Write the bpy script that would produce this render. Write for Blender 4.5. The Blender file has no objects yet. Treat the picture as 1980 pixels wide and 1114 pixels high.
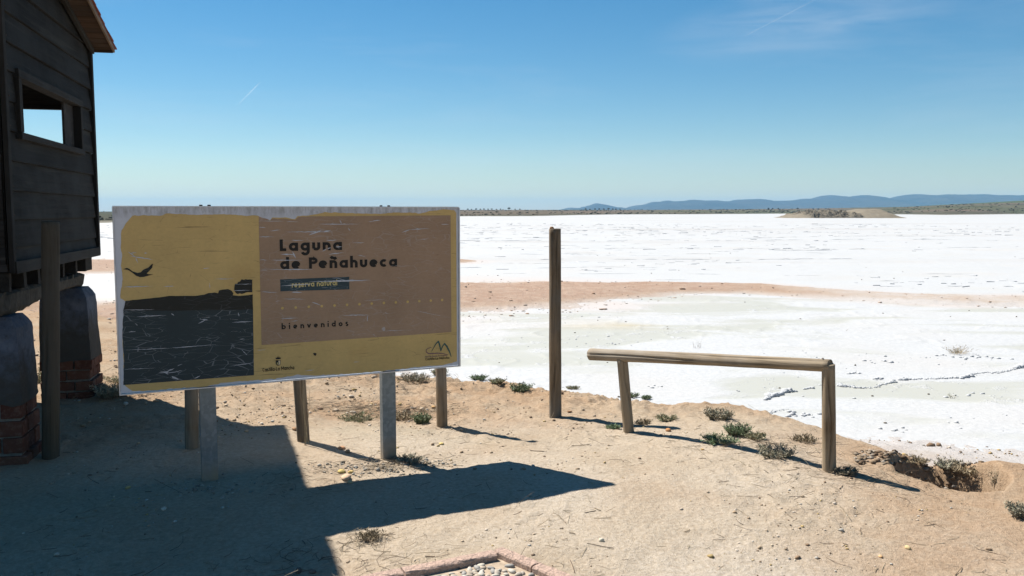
import bpy, math, random
import numpy as np
from mathutils import Vector, Quaternion

R = math.radians
scene = bpy.context.scene
COL = scene.collection
rng = np.random.default_rng(7)
random.seed(7)

# ------------------------------------------------------------------ camera, sky, sun, exposure
F_PX, HOR, CAM_Z = 1700.0, 409.0, 1.65
PITCH = math.atan((557 - HOR) / F_PX)
cd = bpy.data.cameras.new('camera')
cd.sensor_width = 36.0
cd.lens = 36.0 * F_PX / 1980.0
cd.clip_start, cd.clip_end = 0.05, 300000.0
cam = bpy.data.objects.new('camera', cd)
cam.location = (0, 0, CAM_Z)
cam.rotation_euler = (math.pi / 2 - PITCH, 0, 0)
COL.objects.link(cam)
scene.camera = cam

SUN_EL = R(53.2)
SUN_H = Vector((-0.785, 0.62)).normalized()          # horizontal direction towards the sun
SUN_AZ = math.atan2(SUN_H.x, SUN_H.y)                # from +Y towards +X

world = bpy.data.worlds.new('World')
scene.world = world
world.use_nodes = True
wn, wl = world.node_tree.nodes, world.node_tree.links
wn.clear()
w_out = wn.new('ShaderNodeOutputWorld')
w_bg = wn.new('ShaderNodeBackground')
w_sky = wn.new('ShaderNodeTexSky')
w_sky.sky_type = 'NISHITA'
w_sky.sun_disc = False
w_sky.sun_elevation = SUN_EL
w_sky.sun_rotation = SUN_AZ
w_sky.altitude = 650
w_sky.air_density = 1.0
w_sky.dust_density = 0.05
w_sky.ozone_density = 2.2
w_bg.inputs['Strength'].default_value = 0.05
w_hs = wn.new('ShaderNodeHueSaturation')
w_hs.inputs['Saturation'].default_value = 1.38
w_hs.inputs['Hue'].default_value = 0.492
wl.new(w_sky.outputs[0], w_hs.inputs['Color'])
# thin streaky cirrus over the whole sky
w_tc = wn.new('ShaderNodeTexCoord')
w_map = wn.new('ShaderNodeMapping')
w_map.inputs['Rotation'].default_value = (0, R(-8), R(12))
w_map.inputs['Scale'].default_value = (2.2, 2.2, 16.0)
w_map.inputs['Location'].default_value = (0.35, 0.0, 0.2)
wl.new(w_tc.outputs['Generated'], w_map.inputs[0])
w_noise = wn.new('ShaderNodeTexNoise')
w_noise.inputs['Scale'].default_value = 1.3
w_noise.inputs['Detail'].default_value = 7
w_noise.inputs['Roughness'].default_value = 0.62
w_noise.inputs['Distortion'].default_value = 0.35
wl.new(w_map.outputs[0], w_noise.inputs['Vector'])
w_mr = wn.new('ShaderNodeMapRange')
w_mr.inputs['From Min'].default_value = 0.47
w_mr.inputs['From Max'].default_value = 0.78
w_mr.inputs['To Max'].default_value = 0.16
wl.new(w_noise.outputs['Fac'], w_mr.inputs['Value'])
w_mix = wn.new('ShaderNodeMix')
w_mix.data_type = 'RGBA'
w_mix.inputs['B'].default_value = (6.6, 7.4, 8.4, 1)
# a wispy bank of cirrus high to the right
def w_dot(v):
    n_ = wn.new('ShaderNodeVectorMath'); n_.operation = 'DOT_PRODUCT'; n_.inputs[1].default_value = v
    wl.new(w_tc.outputs['Generated'], n_.inputs[0]); return n_.outputs['Value']
def w_math(op, a, b):
    n_ = wn.new('ShaderNodeMath'); n_.operation = op
    for i_, q_ in enumerate((a, b)):
        if isinstance(q_, (int, float)): n_.inputs[i_].default_value = q_
        else: wl.new(q_, n_.inputs[i_])
    return n_.outputs[0]
c_az, c_el = R(17.5), R(11.2)
c_r = Vector((math.cos(c_az), -math.sin(c_az), 0)); c_d = Vector((math.sin(c_az) * math.cos(c_el), math.cos(c_az) * math.cos(c_el), math.sin(c_el)))
c_u = c_r.cross(c_d); tl = R(5)
ax, ay = c_r * math.cos(tl) + c_u * math.sin(tl), c_u * math.cos(tl) - c_r * math.sin(tl)
q1 = w_math('POWER', w_math('MULTIPLY', w_dot(ax), 1 / 0.17), 2); q2 = w_math('POWER', w_math('MULTIPLY', w_dot(ay), 1 / 0.042), 2)
bank = w_math('MAXIMUM', w_math('SUBTRACT', 1.0, w_math('ADD', q1, q2)), 0.0)
bank = w_math('MULTIPLY', w_math('POWER', bank, 1.8), w_math('GREATER_THAN', w_dot(c_d), 0.5))
w_n2 = wn.new('ShaderNodeTexNoise'); w_n2.inputs['Scale'].default_value = 4.0; w_n2.inputs['Detail'].default_value = 6; w_n2.inputs['Distortion'].default_value = 0.6
wl.new(w_map.outputs[0], w_n2.inputs['Vector'])
bank = w_math('MULTIPLY', bank, w_math('MULTIPLY', w_math('MAXIMUM', w_math('SUBTRACT', w_n2.outputs['Fac'], 0.28), 0.0), 0.85))
wl.new(w_math('ADD', w_mr.outputs[0], bank), w_mix.inputs['Factor'])
wl.new(w_hs.outputs[0], w_mix.inputs['A'])
wl.new(w_mix.outputs['Result'], w_bg.inputs['Color'])
wl.new(w_bg.outputs[0], w_out.inputs['Surface'])

sd = bpy.data.lights.new('sun', 'SUN')
sd.energy = 5.0
sd.angle = R(0.53)
sd.color = (1.0, 0.955, 0.89)
sun = bpy.data.objects.new('sun', sd)
to_sun = Vector((SUN_H.x * math.cos(SUN_EL), SUN_H.y * math.cos(SUN_EL), math.sin(SUN_EL)))
sun.rotation_euler = to_sun.to_track_quat('Z', 'Y').to_euler()
sun.location = (-20, 15, 30)
COL.objects.link(sun)

vs = scene.view_settings
vs.view_transform = 'Standard'
vs.look = 'None'
vs.exposure = 1.0
vs.gamma = 1.0
vs.use_curve_mapping = False
scene.cycles.use_denoising = True
scene.cycles.max_bounces = 8
scene.cycles.diffuse_bounces = 2
scene.cycles.volume_bounces = 1
scene.cycles.transparent_max_bounces = 12

# ------------------------------------------------------------------ numpy noise
_perm = np.random.default_rng(3).random((256, 256))
def vnoise(x, y):
    xi, yi = np.floor(x).astype(np.int64), np.floor(y).astype(np.int64)
    fx, fy = x - xi, y - yi
    fx, fy = fx * fx * (3 - 2 * fx), fy * fy * (3 - 2 * fy)
    a, b = _perm[xi & 255, yi & 255], _perm[(xi + 1) & 255, yi & 255]
    c, d = _perm[xi & 255, (yi + 1) & 255], _perm[(xi + 1) & 255, (yi + 1) & 255]
    return (a + (b - a) * fx) * (1 - fy) + (c + (d - c) * fx) * fy - 0.5
def fbm(x, y, s, oct=4, gain=0.5):
    v, a = 0.0, 1.0
    for i in range(oct):
        v = v + a * vnoise(x / s + 17.3 * i, y / s - 9.1 * i)
        s, a = s / 2.07, a * gain
    return v
def sm(a, b, v):
    t = np.clip((v - a) / (b - a), 0, 1)
    return t * t * (3 - 2 * t)

# ------------------------------------------------------------------ heights of the place
SHX = [-3000, -300, -40, -14, -9.8, -6, -4, -3, -1.5, -0.6, 0.45, 1.2, 1.9, 2.5, 3.09, 3.9, 4.7, 6.5, 9, 60, 300, 3000]
SHY = [150, 70, 27, 22.5, 21.1, 17.3, 14.8, 13.2, 11.5, 10.5, 9.7, 9.15, 8.75, 8.55, 8.42, 8.2, 7.94, 7.5, 7.0, 0, -60, -700]
BWX = [-300, -6, -3, -0.6, 0.45, 1.9, 2.4, 2.9, 9]
BWY = [5, 4.5, 2.6, 1.4, 1.2, 1.3, 1.9, 2.7, 3.2]
LAG = -0.5
def seg_field(x, y, pts):
    """largest of (half width - distance) / half width over a polyline of (x, y, half width)"""
    best = np.full_like(x, -9.0)
    for (x0, y0, w0), (x1, y1, w1) in zip(pts[:-1], pts[1:]):
        dx, dy = x1 - x0, y1 - y0
        t = np.clip(((x - x0) * dx + (y - y0) * dy) / (dx * dx + dy * dy), 0, 1)
        d = np.hypot(x - x0 - t * dx, y - y0 - t * dy)
        best = np.maximum(best, (w0 + (w1 - w0) * t - d) / (w0 + (w1 - w0) * t))
    return best
SPIT = [(-7, 18.2, 3.5), (-4, 21.3, 4.2), (-1.35, 22.9, 4.0), (1.1, 23.9, 3.1), (3.8, 24.9, 1.9), (6.7, 24.6, 1.4), (8.3, 22.8, 1.3), (9.9, 21.6, 1.2), (12, 20.9, 1.3), (22, 20, 1.6), (40, 17, 2)]
SPIT2 = [(-60, 40, 5), (-30, 36, 4.5), (-16, 35, 4.6), (-8, 36.5, 3), (-3, 38, 1.6)]
HOLE = (2.79, 5.57)
def spit_mask(x, y):
    wob = 0.22 * fbm(x, y, 1.6, 4)
    return np.maximum(seg_field(x, y, SPIT), seg_field(x, y, SPIT2)) + wob
def h_ground(x, y, micro=True):
    x = np.asarray(x, float); y = np.asarray(y, float)
    ysh = np.interp(x, SHX, SHY)
    sl = (np.interp(x + 0.5, SHX, SHY) - np.interp(x - 0.5, SHX, SHY))
    d = (ysh - y) / np.sqrt(1 + sl * sl) + 0.35 * fbm(x, y, 1.1, 4)
    w = np.interp(x, BWX, BWY)
    t = np.clip(d / w, 0, 1)
    prof = t * t * (3 - 2 * t)
    beach = np.clip(d / w, 0, 1) ** 1.5
    k = sm(2.0, 3.0, x)
    prof = prof * (1 - k) + beach * k
    land = -0.055 * sm(5.3, 7.6, y) * sm(-2.5, -1.0, x)
    land = land - 0.10 * sm(2.1, 3.4, x) * sm(5.3, 6.4, y)
    land = land + 0.07 * np.exp(-(((x + 3.9) / 0.8) ** 2 + ((y - 8.1) / 0.8) ** 2))
    land = land - 0.02 * np.exp(-(((x + 0.5) / 0.8) ** 2 + ((y - 5.8) / 0.5) ** 2))
    land = land + 0.07 * fbm(x, y, 1.9, 2) * sm(0.3, 1.5, d)
    land = land + 0.25 * fbm(x, y, 30.0, 2) * sm(20, 60, np.hypot(x, y))
    # burrow with a raised front lip
    e = np.sqrt(((x - HOLE[0]) / 0.33) ** 2 + ((y - HOLE[1]) / 0.45) ** 2) + 0.22 * fbm(x, y, 0.25, 3)
    land = land - 0.62 * (1 - sm(0.62, 1.05, e)) 
    land = land - 0.035 * np.exp(-((x - HOLE[0]) / 0.5) ** 2 - ((y - 5.0) / 0.35) ** 2)
    h = LAG + (land - LAG) * prof
    h = np.where(d < 0, LAG + 0.16 * np.maximum(d, -3), h)
    s = spit_mask(x, y)
    hs = LAG - 0.05 + 0.13 * np.clip(s * 1.6 + 0.25, 0, 1) ** 0.8
    hs = np.where(s > -0.3, hs, -2)
    h = np.maximum(h, hs)
    far = np.hypot(x, y)
    h = h - 0.8 * sm(60, 110, far) * (d < 0)
    if micro:
        f = np.clip(1.25 - far / 60, 0, 1)
        m = 0.011 * fbm(x, y, 0.42, 3) + 0.013 * fbm(x, y, 0.10, 3) * (0.5 + 1.2 * sm(-0.1, 0.3, fbm(x, y, 0.8, 2)))
        lumps = np.abs(fbm(x, y, 0.17, 3))
        m = m + 0.010 * (0.3 - lumps) + 0.010 * np.clip(fbm(x, y, 0.05, 2) - 0.12, 0, 1)
        m = m * (0.85 + 0.9 * sm(6.2, 7.5, far) * sm(1.6, 0.6, np.abs(x + 0.6) - 2.5))
        rough = 1 + 2.2 * np.exp(-((e - 0.9) / 0.35) ** 2) * (y > HOLE[1] - 0.1)
        rough = rough * (1 + 0.9 * (1 - k) * np.exp(-((d - 0.8 * w) / 0.6) ** 2))
        h = h + m * f * rough
    return h

def h_salt(x, y):
    r = np.hypot(x, y)
    s = LAG + 0.022 * fbm(x, y, 2.2, 4) * (0.5 + 0.5 * sm(8, 20, r))
    cr = np.abs(fbm(x + 2.0 * fbm(x, y, 5, 2), y, 1.3, 4))
    s = s + 0.014 * (1 - sm(0.0, 0.07, cr)) * sm(0.0, 0.25, fbm(x, y, 5.5, 2) + 0.12)
    s = s + 0.05 * fbm(x, y, 3.5, 5, 0.62) * sm(27, 45, r)
    return s

# azimuth (deg) -> distance of the far shore
FA = [-180, -100, -70, -45, -25, -14, -3, 2, 6.5, 11, 17, 20, 23, 26, 30, 45, 70, 100, 180]
FR = [150, 150, 130, 150, 195, 290, 400, 440, 620, 700, 900, 1100, 720, 640, 800, 900, 700, 300, 150]
TA = [-180, -60, -25, -14, -3, 8, 14, 17, 20, 24, 27, 30, 40, 60, 180]          # how high the plain gets by about 1.5 km
TZ = [2, 1.5, 1.4, 3.2, 4.6, 4.6, 5.5, 6.5, 7.5, 9.5, 14, 18.5, 22, 10, 2]
def h_far(x, y):
    r = np.hypot(x, y)
    az = np.degrees(np.arctan2(x, y))
    rs = np.interp(az, FA, FR) * (1 + 0.05 * fbm(az, az * 0, 3.0, 4))
    top = np.interp(az, TA, TZ)
    t = np.clip((r - rs) / (1600 - rs), 0, 4)
    h = -1.6 + 1.3 * sm(-60, 4, r - rs) + (top + 0.3) * np.where(t < 1, t ** 0.75, 1)
    h = h + np.where(r > rs, 0.25 * fbm(x, y, 60, 4) + 0.7 * fbm(x, y, 300, 3) * sm(0, 500, r - rs), 0)
    h = h - 6.0 * sm(1700, 4000, r)
    return np.where(r < rs - 60, -1.6, h)

# ------------------------------------------------------------------ picking real places: ray from the photo to a surface
def ray(px, py):
    cx, cz = (px - 990) / F_PX, -(py - 557) / F_PX
    return np.array([cx, math.cos(PITCH) + cz * math.sin(PITCH), -math.sin(PITCH) + cz * math.cos(PITCH)])
_ts = np.concatenate([np.arange(2.5, 16, 0.006), np.arange(16, 80, 0.05)])
def hit(px, py, surf=None):
    r = ray(px, py)
    x, y, z = r[0] * _ts, r[1] * _ts, CAM_Z + r[2] * _ts
    h = h_ground(x, y, False)
    h = np.maximum(h, LAG)
    i = int(np.argmax(z < h))
    return Vector((float(x[i]), float(y[i]), float(h[i])))
def gz(x, y):
    return float(h_ground(np.array([x]), np.array([y]))[0])

# ------------------------------------------------------------------ object helpers
def props(o, label=None, cat=None, group=None, kind=None):
    if label: o['label'] = label
    if cat: o['category'] = cat
    if group: o['group'] = group
    if kind: o['kind'] = kind
    return o
def add(name, me, parent=None, loc=None, quat=None):
    o = bpy.data.objects.new(name, me)
    COL.objects.link(o)
    if parent: o.parent = parent
    if loc is not None: o.location = loc
    if quat is not None:
        o.rotation_mode = 'QUATERNION'; o.rotation_quaternion = quat
    return o
def empty(name, loc, rz=0.0):
    o = bpy.data.objects.new(name, None)
    o.empty_display_size = 0.1
    COL.objects.link(o)
    o.location = loc; o.rotation_euler = (0, 0, rz)
    return o
def mk(name, v, f, mat=None, smooth=False):
    me = bpy.data.meshes.new(name)
    me.from_pydata([tuple(map(float, p)) for p in v], [], [tuple(map(int, q)) for q in f])
    if mat: me.materials.append(mat)
    if smooth: me.polygons.foreach_set('use_smooth', [True] * len(me.polygons))
    me.update()
    return me
def mk_np(name, v, f, mat, smooth=True, attrs=None, cols=None):
    """v (n,3), f (m,k) numpy"""
    v = np.ascontiguousarray(v, np.float32); f = np.ascontiguousarray(f, np.int32)
    me = bpy.data.meshes.new(name)
    me.vertices.add(len(v)); me.vertices.foreach_set('co', v.ravel())
    k = f.shape[1]
    me.loops.add(f.size); me.loops.foreach_set('vertex_index', f.ravel())
    me.polygons.add(len(f)); me.polygons.foreach_set('loop_start', np.arange(0, f.size, k, dtype=np.int32))
    if smooth: me.polygons.foreach_set('use_smooth', np.ones(len(f), bool))
    me.update(calc_edges=True)
    for n, a in (attrs or {}).items():
        at = me.attributes.new(n, 'FLOAT', 'POINT'); at.data.foreach_set('value', np.ascontiguousarray(a, np.float32))
    if cols is not None:
        at = me.attributes.new('tint', 'FLOAT_COLOR', 'POINT')
        at.data.foreach_set('color', np.ascontiguousarray(np.c_[cols, np.ones(len(cols))], np.float32).ravel())
    me.materials.append(mat)
    return me
def box_vf(x0, x1, y0, y1, z0, z1):
    v = [(x0, y0, z0), (x1, y0, z0), (x1, y1, z0), (x0, y1, z0), (x0, y0, z1), (x1, y0, z1), (x1, y1, z1), (x0, y1, z1)]
    f = [(0, 3, 2, 1), (4, 5, 6, 7), (0, 1, 5, 4), (1, 2, 6, 5), (2, 3, 7, 6), (3, 0, 4, 7)]
    return v, f
def box_obj(name, b, mat, parent, bevel=0.0, jit=0.0):
    v, f = box_vf(*b)
    if jit: v = [(p[0] + random.uniform(-jit, jit), p[1] + random.uniform(-jit, jit), p[2] + random.uniform(-jit, jit)) for p in v]
    o = add(name, mk(name, v, f, mat), parent)
    if bevel:
        m = o.modifiers.new('bevel', 'BEVEL'); m.width = bevel; m.segments = 2; m.limit_method = 'ANGLE'
    return o

# ------------------------------------------------------------------ material helpers
class NT:
    def __init__(s, name, rough=0.9, spec=0.2, metal=0.0):
        s.m = bpy.data.materials.new(name); s.m.use_nodes = True
        s.n, s.l = s.m.node_tree.nodes, s.m.node_tree.links
        s.b = s.n['Principled BSDF']
        s.b.inputs['Roughness'].default_value = rough
        s.b.inputs['Specular IOR Level'].default_value = spec
        s.b.inputs['Metallic'].default_value = metal
    def node(s, t, **kw):
        n = s.n.new(t)
        for k, v in kw.items(): setattr(n, k, v)
        return n
    def set(s, sock, v):
        if hasattr(v, 'links') or isinstance(v, bpy.types.NodeSocket): s.l.new(v, sock)
        elif isinstance(v, tuple) and len(v) == 3 and sock.type == 'RGBA': sock.default_value = (*v, 1)
        else: sock.default_value = v
    def coord(s, kind='Object', scale=(1, 1, 1), rot=(0, 0, 0), loc=(0, 0, 0)):
        if kind == 'World': src = s.node('ShaderNodeNewGeometry').outputs['Position']
        else: src = s.node('ShaderNodeTexCoord').outputs[kind]
        mp = s.node('ShaderNodeMapping')
        mp.inputs['Scale'].default_value = scale; mp.inputs['Rotation'].default_value = rot; mp.inputs['Location'].default_value = loc
        s.l.new(src, mp.inputs[0])
        return mp.outputs[0]
    def noise(s, vec, scale, detail=4, rough=0.55, dist=0.0, out='Fac'):
        n = s.node('ShaderNodeTexNoise')
        s.l.new(vec, n.inputs['Vector'])
        n.inputs['Scale'].default_value = scale; n.inputs['Detail'].default_value = detail
        n.inputs['Roughness'].default_value = rough; n.inputs['Distortion'].default_value = dist
        return n.outputs[out]
    def vor(s, vec, scale, feature='F1', out='Distance', rand=1.0):
        n = s.node('ShaderNodeTexVoronoi', feature=feature)
        s.l.new(vec, n.inputs['Vector']); n.inputs['Scale'].default_value = scale
        n.inputs['Randomness'].default_value = rand
        return n.outputs[out]
    def rng(s, v, a, b, c=0.0, d=1.0, smooth=False):
        n = s.node('ShaderNodeMapRange')
        if smooth: n.interpolation_type = 'SMOOTHSTEP'
        s.set(n.inputs['Value'], v)
        for k, q in zip(('From Min', 'From Max', 'To Min', 'To Max'), (a, b, c, d)): s.set(n.inputs[k], q)
        return n.outputs[0]
    def math(s, op, a, b=0.0, clamp=False):
        n = s.node('ShaderNodeMath', operation=op, use_clamp=clamp)
        s.set(n.inputs[0], a); s.set(n.inputs[1], b)
        return n.outputs[0]
    def mix(s, f, a, b, mode='MIX'):
        n = s.node('ShaderNodeMix', data_type='RGBA', blend_type=mode)
        s.set(n.inputs['Factor'], f); s.set(n.inputs['A'], a); s.set(n.inputs['B'], b)
        return n.outputs['Result']
    def attr(s, name, out='Fac'):
        n = s.node('ShaderNodeAttribute', attribute_name=name); return n.outputs[out]
    def rand(s):
        return s.node('ShaderNodeObjectInfo').outputs['Random']
    def bump(s, h, strength=0.5, dist=0.01):
        n = s.node('ShaderNodeBump'); n.inputs['Strength'].default_value = strength; n.inputs['Distance'].default_value = dist
        s.l.new(h, n.inputs['Height']); s.l.new(n.outputs[0], s.b.inputs['Normal'])
    def col(s, c):
        s.set(s.b.inputs['Base Color'], c); return s.m
    def sepz(s, vec):
        n = s.node('ShaderNodeSeparateXYZ'); s.l.new(vec, n.inputs[0]); return n.outputs

# ---- sandy soil
def mat_soil():
    t = NT('sandy_soil', 0.95, 0.1)
    p = t.coord('World')
    z = t.sepz(p)['Z']
    big = t.noise(p, 0.55, 5, 0.6, 0.4)
    mid = t.noise(p, 3.2, 5, 0.62)
    fine = t.noise(p, 38, 5, 0.7)
    grit = t.noise(p, 170, 3, 0.7)
    wf = t.math('ADD', t.math('MULTIPLY', t.attr('warm'), 0.75), t.rng(big, 0.40, 0.62, -0.3, 0.45), True)
    c = t.mix(wf, (0.39, 0.315, 0.232), (0.325, 0.222, 0.14))
    c = t.mix(t.rng(mid, 0.45, 0.72, 0, 0.65), c, (0.33, 0.27, 0.20))
    c = t.mix(t.math('MULTIPLY', t.attr('path'), 0.75), c, (0.475, 0.42, 0.35))
    c = t.mix(t.math('MULTIPLY', t.attr('litter'), 0.6), c, (0.30, 0.265, 0.20))
    c = t.mix(t.math('MULTIPLY', t.attr('damp'), 0.7), c, (0.33, 0.235, 0.155))
    c = t.mix(t.attr('spit'), c, t.mix(t.rng(mid, 0.35, 0.65), (0.27, 0.172, 0.118), (0.34, 0.25, 0.19)))
    c = t.mix(t.rng(fine, 0.30, 0.72), t.mix(1.0, c, (0.78, 0.74, 0.68), 'MULTIPLY'), t.mix(1.0, c, (1.16, 1.17, 1.18), 'MULTIPLY'))
    c = t.mix(t.rng(grit, 0.57, 0.74, 0, 0.7), c, (0.24, 0.18, 0.12))
    spk = t.vor(p, 55)
    spm = t.noise(p, 6, 3, 0.6)
    c = t.mix(t.math('MULTIPLY', t.rng(spk, 0.16, 0.24, 1, 0), t.rng(spm, 0.42, 0.6, 0, 0.75)), c, (0.30, 0.22, 0.145))
    pale = t.noise(p, 9.0, 4, 0.7, 0.5)
    c = t.mix(t.rng(pale, 0.66, 0.80, 0, 0.6), c, (0.455, 0.42, 0.37))
    # salt bloom where the soil comes down to the lagoon
    wob = t.noise(p, 1.6, 5, 0.7)
    zz = t.math('ADD', z, t.math('MULTIPLY', t.math('SUBTRACT', wob, 0.5), 0.22))
    bl = t.rng(zz, -0.46, -0.33, 0.95, 0.0)
    bl = t.math('MULTIPLY', bl, t.rng(t.attr('spit'), 0.2, 0.75, 1.0, 0.12))
    c = t.mix(t.math('MULTIPLY', bl, t.rng(fine, 0.25, 0.5, 0.55, 1.0)), c, (0.43, 0.405, 0.385))
    h = t.math('ADD', t.math('MULTIPLY', fine, 1.0), t.math('MULTIPLY', grit, 0.45))
    t.bump(h, 0.75, 0.025)
    return t.col(c)

def mat_salt():
    t = NT('salt_crust', 0.75, 0.25)
    p = t.coord('World')
    ps = t.coord('World', (0.42, 0.95, 1))
    pool = t.noise(ps, 0.55, 5, 0.55, 0.6)
    near = t.attr('near')
    pk = t.math('MULTIPLY', t.rng(pool, 0.48, 0.60, 0, 1, True), near)
    crust = t.noise(p, 2.4, 6, 0.7)
    pk = t.math('MULTIPLY', pk, t.rng(crust, 0.66, 0.56))
    fine = t.noise(p, 14, 5, 0.7)
    white = t.mix(t.rng(fine, 0.3, 0.7), (0.335, 0.342, 0.345), (0.42, 0.42, 0.415))
    warm = t.noise(p, 0.25, 4, 0.6)
    white = t.mix(t.rng(warm, 0.5, 0.7, 0, 0.55), white, (0.385, 0.365, 0.34))
    c = t.mix(t.math('MULTIPLY', pk, t.rng(fine, 0.3, 0.7, 0.45, 0.8)), white, (0.315, 0.312, 0.255))
    och = t.noise(ps, 0.9, 3, 0.5)
    c = t.mix(t.math('MULTIPLY', t.attr('ochre'), t.rng(och, 0.35, 0.6)), c, (0.35, 0.31, 0.225))
    st = t.noise(t.coord('World', (0.012, 0.075, 0)), 1.0, 6, 0.65, 0.4)
    c = t.mix(t.math('MULTIPLY', t.rng(st, 0.52, 0.66, 0, 0.75), t.rng(near, 0.15, 0.6, 1, 0)), c, (0.335, 0.32, 0.305))
    c = t.mix(t.math('MULTIPLY', t.attr('pink'), 0.6), c, (0.41, 0.34, 0.30))
    spk = t.noise(p, 30, 2, 0.5)
    c = t.mix(t.rng(spk, 0.70, 0.76, 0, 0.35), c, (0.32, 0.30, 0.26))
    t.set(t.b.inputs['Roughness'], t.rng(pk, 0, 1, 0.8, 0.6))
    h = t.math('ADD', t.math('MULTIPLY', crust, t.rng(pk, 0, 1, 1.0, 0.15)), t.math('MULTIPLY', fine, t.rng(pk, 0, 1, 0.35, 0.05)))
    t.bump(h, 0.5, 0.04)
    return t.col(c)

def mat_fields():
    t = NT('far_fields', 0.95, 0.05)
    p = t.coord('World')
    band = t.attr('band')           # metres inland from the shore, 0..1
    n1 = t.noise(p, 0.006, 5, 0.6)
    n2 = t.noise(t.coord('World', (0.02, 0.06, 0)), 1.0, 5, 0.65)
    c = t.mix(t.rng(n1, 0.42, 0.58), (0.125, 0.092, 0.07), (0.095, 0.08, 0.055))
    c = t.mix(t.rng(n2, 0.5, 0.66, 0, 0.8), c, (0.045, 0.047, 0.03))
    c = t.mix(t.rng(band, 0.02, 0.10, 0.85, 0.0), c, t.mix(t.rng(n2, 0.4, 0.6), (0.045, 0.046, 0.03), (0.085, 0.078, 0.055)))
    c = t.mix(t.math('MULTIPLY', t.attr('crop'), 0.85), c, (0.055, 0.075, 0.035))
    c = t.mix(t.attr('olive'), c, (0.03, 0.037, 0.02))
    c = t.mix(t.rng(band, -0.004, 0.004, 0.6, 0.0), c, (0.22, 0.20, 0.16))
    return t.col(c)

def mat_simple(name, c, rough=0.9, var=0.25, scale=12, spec=0.15, metal=0.0, bump=0.0, bdist=0.01):
    t = NT(name, rough, spec, metal)
    p = t.coord('Object')
    n = t.noise(p, scale, 5, 0.65)
    d = tuple(x * (1 - var) for x in c); u = tuple(min(1, x * (1 + var)) for x in c)
    cc = t.mix(t.rng(n, 0.3, 0.7), d, u)
    if bump: t.bump(n, bump, bdist)
    return t.col(cc)

def mat_wood(name, light, dark, axis='Z', grey=None, knots=True, rmin=0.75, rmax=1.15):
    t = NT(name, 0.85, 0.15)
    sc = {'Z': (22, 22, 1.1), 'Y': (22, 1.1, 22), 'X': (1.1, 22, 22)}[axis]
    info = t.node('ShaderNodeObjectInfo')
    tc = t.node('ShaderNodeTexCoord')
    ad = t.node('ShaderNodeVectorMath', operation='ADD')
    sv = t.node('ShaderNodeVectorMath', operation='SCALE')
    t.l.new(info.outputs['Location'], sv.inputs[0]); sv.inputs['Scale'].default_value = 3.7
    cv = t.node('ShaderNodeCombineXYZ')
    rr = t.math('MULTIPLY', info.outputs['Random'], 37.0)
    for i in range(3): t.l.new(rr, cv.inputs[i])
    t.l.new(tc.outputs['Object'], ad.inputs[0]); t.l.new(cv.outputs[0], ad.inputs[1])
    mp = t.node('ShaderNodeMapping'); mp.inputs['Scale'].default_value = sc
    t.l.new(ad.outputs[0], mp.inputs[0])
    g = t.noise(mp.outputs[0], 1.0, 6, 0.65, 0.8)
    g2 = t.noise(mp.outputs[0], 3.2, 4, 0.6, 0.3)
    pat = t.noise(ad.outputs[0], 2.2, 4, 0.6)
    c = t.mix(t.rng(g, 0.32, 0.66), dark, light)
    c = t.mix(t.rng(g2, 0.55, 0.75, 0, 0.65), c, tuple(x * 0.45 for x in dark))
    if grey: c = t.mix(t.rng(pat, 0.40, 0.62, 0, 0.8), c, grey)
    if knots:
        kv = t.vor(ad.outputs[0], 2.3)
        c = t.mix(t.rng(kv, 0.03, 0.075, 0.75, 0.0), c, tuple(x * 0.35 for x in dark))
    if name.startswith('dark_plank'):
        kn = t.vor(ad.outputs[0], 1.35)
        c = t.mix(t.rng(kn, 0.022, 0.045, 0.9, 0.0), c, (0.12, 0.075, 0.035))
        sp_ = t.noise(mp.outputs[0], 0.55, 3, 0.5, 0.5)
        c = t.mix(t.rng(sp_, 0.60, 0.70, 0, 0.8), c, tuple(min(1, x * 2.2) for x in light))
    b = t.rng(info.outputs['Random'], 0, 1, rmin, rmax)
    cb = t.node('ShaderNodeCombineXYZ')
    for i in range(3): t.l.new(b, cb.inputs[i])
    c = t.mix(1.0, c, cb.outputs[0], 'MULTIPLY')
    t.bump(t.math('ADD', g, t.math('MULTIPLY', g2, 0.6)), 0.6, 0.006)
    return t.col(c)

def mat_tint(name, rough=0.85, spec=0.2, sss=0.0, trans=False):
    t = NT(name, rough, spec)
    p = t.coord('World')
    n = t.noise(p, 60, 3, 0.6)
    c = t.mix(t.rng(n, 0.3, 0.7), t.mix(1.0, t.attr('tint', 'Color'), (0.8, 0.8, 0.8), 'MULTIPLY'), t.mix(1.0, t.attr('tint', 'Color'), (1.15, 1.15, 1.15), 'MULTIPLY'))
    if trans:
        t.set(t.b.inputs['Subsurface Weight'], 0.0)
    return t.col(c)

M_SOIL, M_SALT, M_FIELD = mat_soil(), mat_salt(), mat_fields()
M_TINT = mat_tint('stone_tint')
M_LEAF = mat_tint('leaf_tint', 0.7, 0.25)
M_STRAW = mat_tint('straw_tint', 0.8, 0.2)

# ================================================================== THE SETTING
def polar_sheet(rs, az):
    A, Rr = np.meshgrid(np.radians(az), rs)
    x, y = (Rr * np.sin(A)).ravel(), (Rr * np.cos(A)).ravel()
    n, m = len(rs), len(az)
    i = np.arange((n - 1) * m).reshape(n - 1, m)[:, :-1].ravel()
    f = np.c_[i, i + m, i + m + 1, i + 1][:, ::-1]
    return x, y, f

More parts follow.
